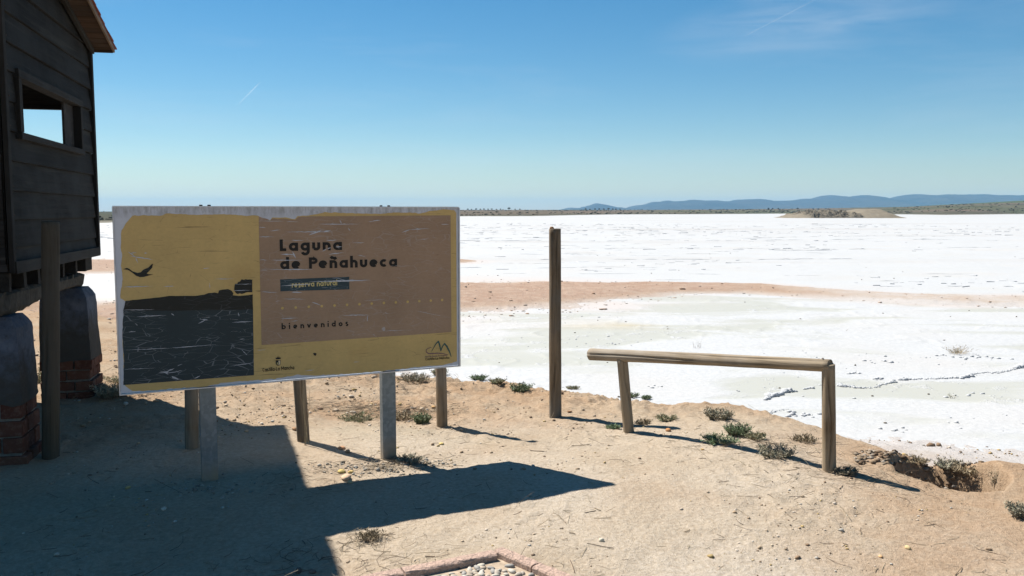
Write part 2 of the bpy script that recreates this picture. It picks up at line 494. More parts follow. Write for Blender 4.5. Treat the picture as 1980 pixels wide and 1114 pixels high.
def cat(*a): return np.unique(np.concatenate(a))
def geom(a, b, q): return a * np.exp(np.arange(0, math.log(b / a), q))
az_near = cat(np.arange(-180, -60, 3.0), np.arange(-60, -36, 0.6), np.arange(-36, 36, 0.115), np.arange(36, 60, 0.6), np.arange(60, 180.1, 3.0))
rs_near = cat(geom(0.02, 3.0, 0.07), geom(3.0, 13.0, 0.0046), geom(13, 40, 0.008), geom(40, 170, 0.03), [170.0])
x, y, f = polar_sheet(rs_near, az_near)
z = h_ground(x, y)
ysh = np.interp(x, SHX, SHY)
land = y < ysh + 0.3
pth = 1.25 * np.exp(-((x - 0.55 - 0.25 * (y - 5) * -1.0) / 1.5) ** 2) * sm(7.6, 6.0, y) * (0.55 + 0.9 * fbm(x, y, 0.9, 3))
lit = (np.exp(-(((x + 1.0) / 0.75) ** 2 + ((y - 6.75) / 0.35) ** 2)) + 0.7 * np.exp(-(((x + 4.0) / 0.8) ** 2 + ((y - 9.3) / 1.2) ** 2)) + 0.6 * np.exp(-(((x - 1.3) / 0.5) ** 2 + ((y - 7.2) / 0.5) ** 2)))
lit = np.clip(lit * (0.6 + 1.2 * fbm(x, y, 0.35, 4)), 0, 1)
eh = np.sqrt(((x - HOLE[0]) / 0.42) ** 2 + ((y - HOLE[1]) / 0.48) ** 2)
damp = np.clip(1.4 - eh, 0, 1) * np.where(y > HOLE[1] - 0.25, 1, 0.2)
smask = spit_mask(x, y)
spitfade = 1 - 0.75 * sm(5.5, 9.5, x)
spitc = spitfade * np.where(~land | (y > 16), np.clip(0.35 + smask * 1.6, 0, 1) * (smask > -0.3), 0.0)
gm = mk_np('ground', np.c_[x, y, z], f, M_SOIL, True, dict(warm=np.clip(sm(0.9, 2.6, x + 0.5 * (5 - y)) + sm(6.2, 7.6, y) + 0.5 * sm(-2.2, -3.2, x), 0, 1), path=np.clip(pth, 0, 1), litter=lit, damp=damp, spit=spitc))
ground = props(add('ground', gm), 'sandy bank with tan soil, footpath and low sand spits', kind='structure')

# salt crust of the dry lagoon
az_s = cat(np.arange(-84, -40, 0.8), np.arange(-40, 36, 0.15), np.arange(36, 96, 0.8))
rs_s = cat(geom(6.5, 30, 0.0062), geom(30, 120, 0.011), geom(120, 1300, 0.05), [1300.0])
x, y, f = polar_sheet(rs_s, az_s)
z = h_salt(x, y)
keepv = y > np.interp(x, SHX, SHY) - 1.2
f = f[keepv[f].all(axis=1)]
sp = spit_mask(x, y)
nearw = sm(27, 22, np.hypot(x, y)) * 0.9 + 0.1
och = np.exp(-(((x - 2.3) / 1.6) ** 2 + ((y - 16.6) / 0.55) ** 2))
pink = np.clip(1.05 + sp * 1.4, 0, 1) * (sp > -0.8) * np.clip(0.5 + 1.5 * fbm(x, y, 2.0, 4), 0, 1)
sm_me = mk_np('salt_flat', np.c_[x, y, z], f, M_SALT, True, dict(near=nearw, ochre=och, pink=pink))
salt = props(add('salt_flat', sm_me), 'white salt crust of the dry lagoon with pale green damp pools', kind='structure')

# plain beyond the lagoon
az_f = cat(np.arange(-180, -40, 2.5), np.arange(-40, 40, 0.2), np.arange(40, 180.1, 2.5))
rs_f = cat(geom(100, 160, 0.2), geom(160, 1800, 0.018), geom(1800, 14000, 0.12), [14000.0])
x, y, f = polar_sheet(rs_f, az_f)
z = h_far(x, y)
r, az = np.hypot(x, y), np.degrees(np.arctan2(x, y))
rs0 = np.interp(az, FA, FR) * (1 + 0.05 * fbm(az, az * 0, 3.0, 4))
band = (r - rs0) / 1000.0
crop = sm(19, 25, az) * sm(1250, 1400, r) + 0.55 * sm(0.05, 0.25, fbm(x, y, 260, 3)) * sm(700, 900, r)
olive = sm(0.0, 0.12, fbm(x, y, 120, 3)) * sm(1150, 1350, r) * sm(22, 16, az) * 0.9 + sm(-6, -16, az) * sm(0.02, 0.05, band) * 0.7
olive = np.maximum(olive, 0.75 * sm(20, 24, az) * np.exp(-((band - 0.25) / 0.12) ** 2) * sm(-0.1, 0.15, fbm(x, y, 90, 4)))
fm = mk_np('far_plain', np.c_[x, y, z], f, M_FIELD, True, dict(band=band, crop=np.clip(crop, 0, 1), olive=np.clip(olive, 0, 1)))
props(add('far_plain', fm), 'brown and dark green fields beyond the far shore', kind='structure')

# distant mountains
def mountains():
    px = [1060, 1100, 1130, 1150, 1165, 1178, 1195, 1215, 1235, 1270, 1300, 1340, 1370, 1400, 1440, 1475, 1500, 1540, 1570, 1600, 1660, 1700, 1730, 1760, 1800, 1850, 1900, 1950, 1980, 2050, 2150, 2300, 2500]
    py = [409, 404, 401, 397.5, 396.5, 399, 402, 400, 398, 392, 391, 388, 389, 391, 388.5, 387, 385, 389, 384, 380, 380.5, 387, 384, 378, 376.5, 378.5, 378, 381, 379, 381, 376, 384, 400]
    D = 9000.0
    t = NT('mountain_slope', 0.95, 0.05)
    n = t.noise(t.coord('World', (0.002, 0.002, 0.01)), 1.0, 6, 0.65)
    m = t.col(t.mix(t.rng(n, 0.35, 0.65), (0.022, 0.03, 0.03), (0.05, 0.05, 0.042)))
    xs = np.linspace(1060, 2500, 420)
    hs = (HOR - np.interp(xs, px, py)) / F_PX * D
    hs = hs + 30 * fbm(xs, xs * 0, 22, 6, 0.6) * np.clip(hs / 40, 0, 1)
    X = (xs - 990) / F_PX * D
    rows = []
    for k, t_ in enumerate(np.linspace(-1, 1, 17)):
        fall = np.cos(t_ * math.pi / 2) ** 1.2 if abs(t_) < 1 else 0
        hh = hs * fall * (1 + (0.35 * fbm(X, X * 0 + k * 260, 420, 4) * (1 - fall)))
        rows.append(np.c_[X + 60 * fbm(X, X * 0 + 40 * k, 300, 2), np.full_like(X, D) + t_ * 1500, CAM_Z + hh - 8 * (fall == 0)])
    v = np.concatenate(rows); n_, m_ = 17, len(xs)
    i = np.arange((n_ - 1) * m_).reshape(n_ - 1, m_)[:, :-1].ravel()
    me = mk_np('mountain_range', v, np.c_[i, i + 1, i + m_ + 1, i + m_], m)
    props(add('mountain_range', me), 'low blue mountain range on the horizon', kind='structure')
mountains()

# old spoil heap standing in the lagoon
def mound():
    t = NT('spoil_earth', 0.95, 0.05)
    p = t.coord('World')
    n = t.noise(p, 0.5, 6, 0.7); n2 = t.noise(p, 2.0, 4, 0.7)
    c = t.mix(t.rng(n, 0.35, 0.65), (0.155, 0.132, 0.10), (0.20, 0.172, 0.128))
    c = t.mix(t.math('MULTIPLY', t.attr('dark'), t.rng(n2, 0.40, 0.55)), c, (0.05, 0.047, 0.04))
    m = t.col(c)
    D = 300.0
    x0, x1 = (1500 - 990) / F_PX * D, (1735 - 990) / F_PX * D
    gx, gy = np.meshgrid(np.linspace(x0, x1, 150), np.linspace(D - 16, D + 22, 60))
    u = (gx / D * F_PX + 990)
    prof = np.interp(u, [1500, 1518, 1530, 1545, 1570, 1600, 1630, 1642, 1655, 1670, 1690, 1700, 1712, 1722, 1735], [0, 0.2, 0.9, 1.7, 2.1, 1.9, 1.6, 2.2, 2.7, 3.1, 3.0, 2.2, 0.9, 0.2, 0])
    v = np.clip(1 - np.abs((gy - D - 2) / 17), 0, 1)
    hh = prof * np.clip(v * 1.7, 0, 1) ** 0.8
    dark = sm(1532, 1550, u) * sm(1645, 1628, u)
    hh = hh + dark * (1.9 * fbm(gx, gy, 2.0, 4, 0.65)) * (prof > 0.5) * (v > 0.1) + 0.25 * fbm(gx, gy, 3, 4) * (prof > 0.4)
    co = np.c_[gx.ravel(), gy.ravel(), (LAG - 0.12 + hh).ravel()]
    i = np.arange(59 * 150).reshape(59, 150)[:, :-1].ravel()
    me = mk_np('spoil_mound', co, np.c_[i, i + 1, i + 151, i + 150], m, True, dict(dark=dark.ravel()))
    props(add('spoil_mound', me), 'low tan spoil mound rising from the white salt', kind='structure')
mound()

# ------------------------------------------------------------------ scattered lumps
_ico_v = None
def ico():
    global _ico_v, _ico_f
    if _ico_v is None:
        g = (1 + 5 ** 0.5) / 2
        v = np.array([(-1, g, 0), (1, g, 0), (-1, -g, 0), (1, -g, 0), (0, -1, g), (0, 1, g), (0, -1, -g), (0, 1, -g), (g, 0, -1), (g, 0, 1), (-g, 0, -1), (-g, 0, 1)], float)
        _ico_v = v / np.linalg.norm(v[0])
        _ico_f = np.array([(0, 11, 5), (0, 5, 1), (0, 1, 7), (0, 7, 10), (0, 10, 11), (1, 5, 9), (5, 11, 4), (11, 10, 2), (10, 7, 6), (7, 1, 8), (3, 9, 4), (3, 4, 2), (3, 2, 6), (3, 6, 8), (3, 8, 9), (4, 9, 5), (2, 4, 11), (6, 2, 10), (8, 6, 7), (9, 8, 1)])
    return _ico_v, _ico_f
def lumps(name, xy, zf, size, cols, mat, flat=(0.5, 0.8), jit=0.28, sink=0.25, stretch=(0.8, 1.5), smooth=False, g=None):
    g = g or rng
    v0, f0 = ico()
    n = len(xy)
    a = g.random(n) * 6.283
    sx = size * g.uniform(*stretch, n); sy = size; sz = size * g.uniform(*flat, n)
    V = np.repeat(v0[None], n, 0) * (1 + g.uniform(-jit, jit, (n, 12, 1)))
    V = V * np.stack([sx, sy, sz], 1)[:, None]
    c, s = np.cos(a)[:, None], np.sin(a)[:, None]
    X = V[..., 0] * c - V[..., 1] * s + xy[:, :1]
    Y = V[..., 0] * s + V[..., 1] * c + xy[:, 1:2]
    Z = V[..., 2] + (zf + sz * (1 - 2 * sink))[:, None]
    F = (f0[None] + (np.arange(n) * 12)[:, None, None]).reshape(-1, 3)
    return mk_np(name, np.stack([X, Y, Z], -1).reshape(-1, 3), F, mat, smooth, cols=np.repeat(cols, 12, 0))
def wedge(n, r0, r1, a0=-34, a1=34, p=1.0, g=None):
    g = g or rng
    r = r0 * (r1 / r0) ** (g.random(n) ** p)
    a = np.radians(g.uniform(a0, a1, n))
    return np.c_[r * np.sin(a), r * np.cos(a)]
PAL = np.array([(0.42, 0.33, 0.235), (0.36, 0.26, 0.165), (0.48, 0.41, 0.33), (0.24, 0.16, 0.10), (0.40, 0.29, 0.13), (0.42, 0.39, 0.34), (0.17, 0.12, 0.08), (0.32, 0.24, 0.16)])
def on_land(xy, margin=0.15):
    k = xy[:, 1] < np.interp(xy[:, 0], SHX, SHY) - margin
    e = np.hypot((xy[:, 0] - HOLE[0]) / 0.42, (xy[:, 1] - HOLE[1]) / 0.5)
    return xy[k & (e > 0.9)]
xy = on_land(np.r_[wedge(13000, 3.4, 12), wedge(9000, 6.5, 24)])
keep = fbm(xy[:, 0], xy[:, 1], 0.7, 3) > rng.uniform(-0.22, 0.42, len(xy))
xy = xy[keep & (rng.random(len(xy)) < 0.8)]
rr = np.hypot(xy[:, 0], xy[:, 1])
size = rng.lognormal(-5.6, 0.55, len(xy)) * (1 + 0.09 * np.clip(rr - 5, 0, 8))
size = np.clip(size * 0.95 * (1 + 0.5 * sm(6.3, 8, rr)), 0.0018, 0.03)
gravel = add('gravel', lumps('gravel', xy, h_ground(xy[:, 0], xy[:, 1]), size, PAL[rng.integers(0, 8, len(xy))] * rng.uniform(0.75, 1.1, (len(xy), 1)), M_TINT))
props(gravel, 'loose gravel and soil crumbs scattered over the sandy ground', 'gravel', kind='stuff')
# clods along the shore and on the spits
xy = wedge(9000, 14, 46, -34, 34)
s_ = spit_mask(xy[:, 0], xy[:, 1])
xy = xy[((s_ > -0.22) & (s_ < 0.02)) | ((s_ >= 0.02) & (rng.random(len(xy)) < 0.22))]
sz = np.clip(rng.lognormal(-4.4, 0.5, len(xy)), 0.006, 0.045)
zz = np.maximum(h_ground(xy[:, 0], xy[:, 1]), h_salt(xy[:, 0], xy[:, 1]))
cl = np.array([(0.32, 0.205, 0.135), (0.21, 0.155, 0.11), (0.44, 0.34, 0.27), (0.25, 0.21, 0.175)])[rng.integers(0, 4, len(xy))]
props(add('spit_clods', lumps('spit_clods', xy, zz, sz, cl, M_TINT, (0.35, 0.6), stretch=(1.0, 2.4))), 'dark soil clods along the edge of the sand spit', 'clods', kind='stuff')
# clods on the burrow wall
n = 260
a = rng.uniform(0.3, math.pi - 0.1, n); q = rng.uniform(0.6, 1.15, n)
xy = np.c_[HOLE[0] - 0.05 + 0.42 * q * np.cos(a), HOLE[1] + 0.48 * q * np.sin(a)]
props(add('burrow_clods', lumps('burrow_clods', xy, h_ground(xy[:, 0], xy[:, 1]), rng.uniform(0.005, 0.020, n), PAL[rng.integers(0, 4, n)] * 0.55, M_TINT, (0.5, 0.9))), 'crumbly clods on the back wall of the burrow', 'clods', kind='stuff')

# broken crust plates far out on the salt: low slabs standing a few centimetres proud
def crust():
    g = np.random.default_rng(21)
    n = 3600
    xy = np.r_[wedge(n, 27, 160, -34, 34, 0.9, g)]
    rr = np.hypot(xy[:, 0], xy[:, 1])
    d = fbm(xy[:, 0] * 0.35, xy[:, 1], 6.5, 4)
    keep = (d > g.uniform(-0.12, 0.30, len(xy))) & (spit_mask(xy[:, 0], xy[:, 1]) < -0.45)
    xy, rr = xy[keep], rr[keep]
    n = len(xy)
    V, F = [], []
    for k in range(n):
        L = g.uniform(0.05, 0.17) * (1 + rr[k] / 45) * g.choice([0.6, 1, 1, 1.5]); W = L * g.uniform(0.4, 1.0); H = min(0.022, g.lognormal(-4.5, 0.5)) * (0.7 + rr[k] / 110)
        m = 6
        an = np.sort(g.uniform(0, 6.283, m)); a0 = g.uniform(-0.6, 0.6)
        px_, py_ = L * np.cos(an) * g.uniform(0.7, 1.1, m), W * np.sin(an) * g.uniform(0.7, 1.1, m)
        X = xy[k, 0] + px_ * math.cos(a0) - py_ * math.sin(a0); Y = xy[k, 1] + px_ * math.sin(a0) + py_ * math.cos(a0)
        z0 = float(h_salt(np.array([xy[k, 0]]), np.array([xy[k, 1]]))[0]) - 0.03
        b = len(V)
        tilt = g.uniform(-0.3, 0.3)
        for i in range(m): V.append((X[i], Y[i], z0))
        for i in range(m): V.append((xy[k, 0] + (X[i] - xy[k, 0]) * 0.86, xy[k, 1] + (Y[i] - xy[k, 1]) * 0.86, z0 + 0.03 + H * (1 + tilt * np.cos(an[i]))))
        F.append(tuple(range(b + m, b + 2 * m)))
        for i in range(m): F.append((b + i, b + (i + 1) % m, b + m + (i + 1) % m, b + m + i))
    t = NT('salt_plate', 0.8, 0.2)
    t.bump(t.noise(t.coord('World'), 9, 4, 0.6), 0.3, 0.02)
    me = mk('salt_plates', V, F, t.col((0.39, 0.395, 0.397)))
    props(add('salt_plates', me), 'broken raised plates of salt crust far out on the lagoon', 'salt crust', kind='stuff')
    return t.m
M_PLATE = crust()
def crust_edges():
    g = np.random.default_rng(88)
    V, F = [], []
    for k in range(34):
        y0 = 28 * (150 / 28) ** (k / 33) * g.uniform(0.97, 1.03)
        x0, x1 = sorted((g.uniform(-0.42, 0.2), g.uniform(-0.1, 0.68)))
        st = 0.10 + y0 * 0.0035
        X = np.arange(x0 * y0, x1 * y0, st); n = len(X)
        if n < 8: continue
        Y = y0 + y0 * 0.05 * fbm(X / y0 * 9 + k * 13, X * 0 + k, 1.0, 4) + g.uniform(-0.03, 0.03) * (X - X.mean())
        amp = np.clip(fbm(X * 0.6 + 7 * k, X * 0 + 3.0 * k, 1.0, 5, 0.65) - 0.02, 0, 1)
        H = np.clip(amp * 3, 0, 1) * g.uniform(0.010, 0.026) * (0.6 + y0 / 140)
        Hj = H * g.uniform(0.55, 1.2, n)
        z = h_salt(X, Y); w = 0.05 + Hj * 1.5
        ok = spit_mask(X, Y) < -0.45
        b = len(V)
        for i in range(n): V += [(X[i], Y[i] - 0.3 * w[i], z[i] - 0.03), (X[i] + g.uniform(-0.03, 0.03), Y[i], z[i] + Hj[i] - 0.004), (X[i], Y[i] + 2.2 * w[i] + 0.1, z[i] - 0.03)]
        for i in range(n - 1):
            if ok[i] and (H[i] > 0.004 or H[i + 1] > 0.004):
                q = b + 3 * i; F += [(q, q + 3, q + 4, q + 1), (q + 1, q + 4, q + 5, q + 2)]
    me = mk('salt_crust_edges', V, F, M_PLATE)
    props(add('salt_crust_edges', me), 'long broken edges of salt crust running across the far lagoon', 'salt crust', kind='stuff')
crust_edges()

# pressure ridge of salt and single salt lumps on the near pool
def salt_ridge():
    g = np.random.default_rng(5)
    paths = [[(1482, 773), (1497, 766), (1514, 762), (1521, 757), (1540, 757)], [(1556, 752), (1568, 750), (1578, 751)], [(1622, 747), (1640, 748), (1663, 750), (1689, 749), (1708, 742), (1726, 738)],
             [(1742, 734), (1776, 734), (1799, 733), (1834, 731), (1857, 732), (1889, 722), (1905, 721), (1922, 722), (1940, 718), (1954, 716), (1980, 708), (2030, 700)],
             [(1478, 806), (1487, 797), (1505, 796), (1522, 793)], [(1692, 735), (1708, 731)]]
    for k, pth in enumerate(paths):
        P = [hit(a, b) for a, b in pth]
        P = [Vector((p.x, p.y, LAG)) for p in P]
        q = []
        for p0, p1 in zip(P[:-1], P[1:]):
            m = max(2, int((p1 - p0).length / 0.010))
            q += [(p0.lerp(p1, i / m)) for i in range(m)]
        n = len(q)
        w = np.clip(0.55 + 1.5 * fbm(np.arange(n) * 0.03 + 31 * k, np.full(n, 3.0), 1.0, 3), 0.4, 1.3)
        xy_ = np.array([(p.x, p.y) for p in q]) + g.normal(0, 0.016, (n, 2)) + 0.05 * np.c_[fbm(np.arange(n) * 0.04, np.full(n, 1.0 + k), 1.0, 2), fbm(np.arange(n) * 0.04, np.full(n, 9.0 + k), 1.0, 2)]
        sz_ = (0.034 if k < 4 else 0.02) * w * g.uniform(0.55, 1.2, n)
        me = lumps('salt_ridge', xy_, h_salt(xy_[:, 0], xy_[:, 1]), sz_, np.full((n, 3), 0.5), M_PLATE, (0.5, 0.8), sink=0.3, smooth=True, g=g)
        props(add('salt_ridge', me), 'lumpy white pressure ridge across the salt pool', kind='structure')
    n = 420
    xy = wedge(n, 9.5, 19, -4, 33, 1.0, g)
    ok = xy[:, 1] > np.interp(xy[:, 0], SHX, SHY) + 0.5
    d = fbm(xy[:, 0], xy[:, 1], 1.8, 3)
    xy = xy[ok & (d > 0.0)]
    sz = np.clip(g.lognormal(-4.5, 0.5, len(xy)), 0.006, 0.03)
    ex = []
    for (a, b, cnt, sp_) in [(1550, 800, 16, 0.13), (1535, 806, 8, 0.10), (1862, 690, 26, 0.28), (1180, 664, 6, 0.1), (1270, 748, 5, 0.07), (1705, 700, 8, 0.12), (1660, 722, 9, 0.1), (1730, 830, 6, 0.12), (1870, 765, 9, 0.16)]:
        c = hit(a, b)
        ex.append(np.c_[g.normal(c.x, sp_, cnt), g.normal(c.y, sp_ * 0.6, cnt)])
    ex = np.concatenate(ex)
    xy = np.r_[xy, ex]; sz = np.r_[sz, g.uniform(0.01, 0.038, len(ex))]
    zz = h_salt(xy[:, 0], xy[:, 1])
    me = lumps('salt_lumps', xy, zz, sz, np.full((len(xy), 3), 0.53), M_PLATE, (0.3, 0.6), sink=0.35, smooth=True, g=g)
    props(add('salt_lumps', me), 'small rounded lumps of salt on the near pool', 'salt lumps', kind='stuff')
salt_ridge()

# ================================================================== WOODEN POSTS AND RAIL
M_POST = mat_wood('weathered_post', (0.25, 0.185, 0.12), (0.085, 0.062, 0.04), 'Z', (0.18, 0.16, 0.132), True, 0.85, 1.1)
M_RAIL = mat_wood('weathered_rail', (0.34, 0.27, 0.185), (0.11, 0.082, 0.055), 'Z', (0.29, 0.25, 0.20), True, 0.95, 1.05)
M_FPOST = mat_wood('tan_post', (0.36, 0.265, 0.165), (0.13, 0.092, 0.056), 'Z', (0.27, 0.22, 0.155), True, 0.95, 1.05)
M_POST_SHADE = mat_wood('weathered_post_shade', (0.105, 0.085, 0.058), (0.04, 0.031, 0.021), 'Z', (0.085, 0.074, 0.058), True, 0.95, 1.05)  # weathered post wood darkened, with the hut's shade put into its colour
def log_mesh(name, L, r0, r1, seed, crack=None, mat=None, bend=0.0, cdepth=0.5, cw=0.16, slope=0.0):
    g = np.random.default_rng(seed)
    S, N = 44, max(12, int(L / 0.035))
    V, F = [], []
    ph = g.uniform(0, 6.28, 4)
    for i in range(N + 1):
        t = i / N
        bx = bend * math.sin(math.pi * t)
        for s in range(S):
            a = 2 * math.pi * s / S
            rr = r0 + (r1 - r0) * t
            rr *= 1 + 0.025 * math.sin(2 * a + ph[0] + 2 * t) + 0.015 * math.sin(3 * a + ph[1] + 5 * t) + 0.045 * float(fbm(np.array([a * 2 + seed]), np.array([t * L * 6]), 1.0, 2)[0])
            if crack:
                for (ca, t0, t1, wob) in crack:
                    if t0 <= t <= t1:
                        da = (a - ca - wob * math.sin(7 * t + ca) * 0.3 + math.pi) % (2 * math.pi) - math.pi
                        if abs(da) < cw:
                            rr *= 1 - cdepth * (1 - abs(da) / cw) * min(1, (t - t0) * 8 + (0.5 if t0 <= 0 else 0), (t1 - t) * 8 + (0.5 if t1 >= 1 else 0))
            V.append((math.cos(a) * rr + bx, math.sin(a) * rr, t * L + slope * math.cos(a) * rr * (t > 0.97)))
    for i in range(N):
        for s in range(S): F.append((i * S + s, i * S + (s + 1) % S, (i + 1) * S + (s + 1) % S, (i + 1) * S + s))
    for lvl, base, zz in ((N, N * S, L), (0, 0, 0.0)):
        b = len(V)
        for s in range(S):
            q = V[base + s]; V.append((q[0] * 0.86, q[1] * 0.86, q[2] + (0.004 if lvl else -0.004)))
        for s in range(S):
            qd = (base + s, base + (s + 1) % S, b + (s + 1) % S, b + s)
            F.append(qd if lvl else qd[::-1])
        F.append(tuple(range(b, b + S)) if lvl else tuple(range(b + S - 1, b - 1, -1)))
    me = mk(name, V, F, mat or M_POST, True)
    fl = [len(p.vertices) <= 4 and abs(p.normal.z) < 0.6 for p in me.polygons]
    me.polygons.foreach_set('use_smooth', fl)
    return me
def log_between(name, p0, p1, r0, r1, seed, parent=None, bury=0.06, twist=0.0, **kw):
    p0, p1 = Vector(p0), Vector(p1)
    d = (p1 - p0).normalized()
    p0 = p0 - d * bury
    q = Vector((0, 0, 1)).rotation_difference(d) @ Quaternion((0, 0, 1), twist)
    me = log_mesh(name, (p1 - p0).length, r0, r1, seed, **kw)
    return add(name, me, parent, p0, q)
def at_depth(px, py, Y):
    r = ray(px, py); t = Y / r[1]
    return Vector((r[0] * t, Y, CAM_Z + r[2] * t))
CAMSIDE = -math.pi / 2      # the side of an upright log that faces the camera
def post(px, py, tx, ty, r0, r1, seed, label, cracks=None, dtop=0.0, **kw):
    b = hit(px, py); t = at_depth(tx, ty, b.y + dtop)
    o = log_between('wooden_post', b, t, r0, r1, seed, crack=cracks, **kw)
    return props(o, label, 'post', 'round wooden posts standing on the bank'), t
_, tall_top = post(1074, 806, 1073, 443, 0.051, 0.048, 11, 'tall upright round wooden post left of the low rail', [(CAMSIDE + 0.55, 0.72, 1.0, 1.0), (CAMSIDE - 0.2, 0.1, 0.4, 1.0)])
post(855, 826, 848, 520, 0.043, 0.040, 12, 'round wooden post standing behind right end of sign', [(CAMSIDE + 0.2, 0.3, 0.9, 1.0)])
post(587, 853, 566, 560, 0.044, 0.044, 13, 'leaning round wooden post behind middle of the sign', [(CAMSIDE + 0.3, 0.25, 0.9, 1.0)])
post(371, 867, 369, 470, 0.046, 0.044, 14, 'shaded wooden post behind the left metal leg of sign')
post(98, 885, 98, 429, 0.0555, 0.053, 15, 'shaded wooden post in front of the hut brick pier', [(CAMSIDE - 0.3, 0.2, 0.6, 1.0)], mat=M_POST_SHADE)

fl_b, fr_b = hit(1216, 836), hit(1603, 909)
fl_t, fr_t = at_depth(1203, 694, fl_b.y), at_depth(1602, 705, fr_b.y)
fence = props(empty('wooden_rail_fence', ((fl_b.x + fr_b.x) / 2, (fl_b.y + fr_b.y) / 2, (fl_b.z + fr_b.z) / 2)), 'low wooden rail on two round posts overlooking the salt', 'fence')
def reparent(o, p):
    o.parent = p; o.location = o.location - p.location
    return o
reparent(log_between('post', fl_b, fl_t, 0.042, 0.041, 21, mat=M_FPOST, crack=[(CAMSIDE + 0.35, 0.35, 1.0, 1.0)]), fence)
reparent(log_between('post', fr_b, fr_t, 0.041, 0.041, 22, mat=M_FPOST, crack=[(CAMSIDE - 0.1, 0.05, 0.98, 0.9)], cdepth=0.6, cw=0.2), fence)
dr = (fr_t - fl_t).normalized()
rl0 = fl_t + Vector((0, 0, 0.012)) - Vector((dr.x, dr.y, 0)).normalized() * 0.315
rl0.z = at_depth(1142, 685, rl0.y).z
rl1 = fr_t + Vector((0, 0, -0.008)) + dr * 0.012
reparent(log_between('rail', rl0, rl1, 0.046, 0.041, 23, bury=0.0, mat=M_RAIL, bend=-0.004, crack=[(0.3, 0.12, 0.62, 0.5), (1.2, 0.45, 1.0, 0.5), (2.1, 0.05, 0.4, 0.4), (3.0, 0.3, 0.9, 0.5), (3.9, 0.0, 0.55, 0.5), (4.8, 0.4, 0.85, 0.4), (5.6, 0.1, 0.5, 0.5)], cdepth=0.30, cw=0.15), fence)

M_NAIL = mat_simple('rusty_iron', (0.07, 0.04, 0.025), 0.8)
nail_me = None
def nail(parent, loc, r=0.006, axis='x'):
    v = []
    for k_ in range(2):
        for i_ in range(8):
            a_ = i_ * math.pi / 4; rr_ = r * (1 - 0.25 * k_)
            p_ = (k_ * r * 0.5, rr_ * math.cos(a_), rr_ * math.sin(a_)) if axis == 'x' else (rr_ * math.cos(a_), rr_ * math.sin(a_), k_ * r * 0.5)
            v.append(p_)
    f = [(i_, (i_ + 1) % 8, 8 + (i_ + 1) % 8, 8 + i_) for i_ in range(8)] + [tuple(range(8, 16))]
    o = add('nail', mk('nail', v, f, M_NAIL), parent); o.location = loc
    return o
nl = fl_t - fence.location; nr = fr_t - fence.location
nail(fence, (nl.x, nl.y, nl.z + 0.052), 0.008, 'z'); nail(fence, (nr.x - 0.03, nr.y + 0.02, nr.z + 0.034), 0.008, 'z')

# ================================================================== SIGN
SIGN_TL = Vector((-2.258, 5.0)); SIGN_TR = Vector((-0.363, 5.955))
SW = (SIGN_TR - SIGN_TL).length; SH = 1.073; SZ = 1.676
srz = math.atan2(SIGN_TR.y - SIGN_TL.y, SIGN_TR.x - SIGN_TL.x)
mid = (SIGN_TL + SIGN_TR) / 2
sign = props(empty('information_sign', (mid.x, mid.y, 0), srz), 'peeling yellow and brown welcome sign on two galvanised metal legs', 'sign')
def homog(src, dst):
    Am = []
    for (x_, y_), (u_, v_) in zip(src, dst):
        Am.append([x_, y_, 1, 0, 0, 0, -u_ * x_, -u_ * y_, -u_]); Am.append([0, 0, 0, x_, y_, 1, -v_ * x_, -v_ * y_, -v_])
    return np.linalg.svd(np.array(Am, float))[2][-1].reshape(3, 3)
HS = homog([(219, 402), (886, 400), (884, 704), (232, 763)], [(0, 0), (SW, 0), (SW, SH), (0, SH)])
def S(px, py):
    q = HS @ np.array([px, py, 1.0]); return (q[0] / q[2], q[1] / q[2])
def sp3(uv, lay): return (uv[0] - SW / 2, -0.0009 * lay, SZ - uv[1])

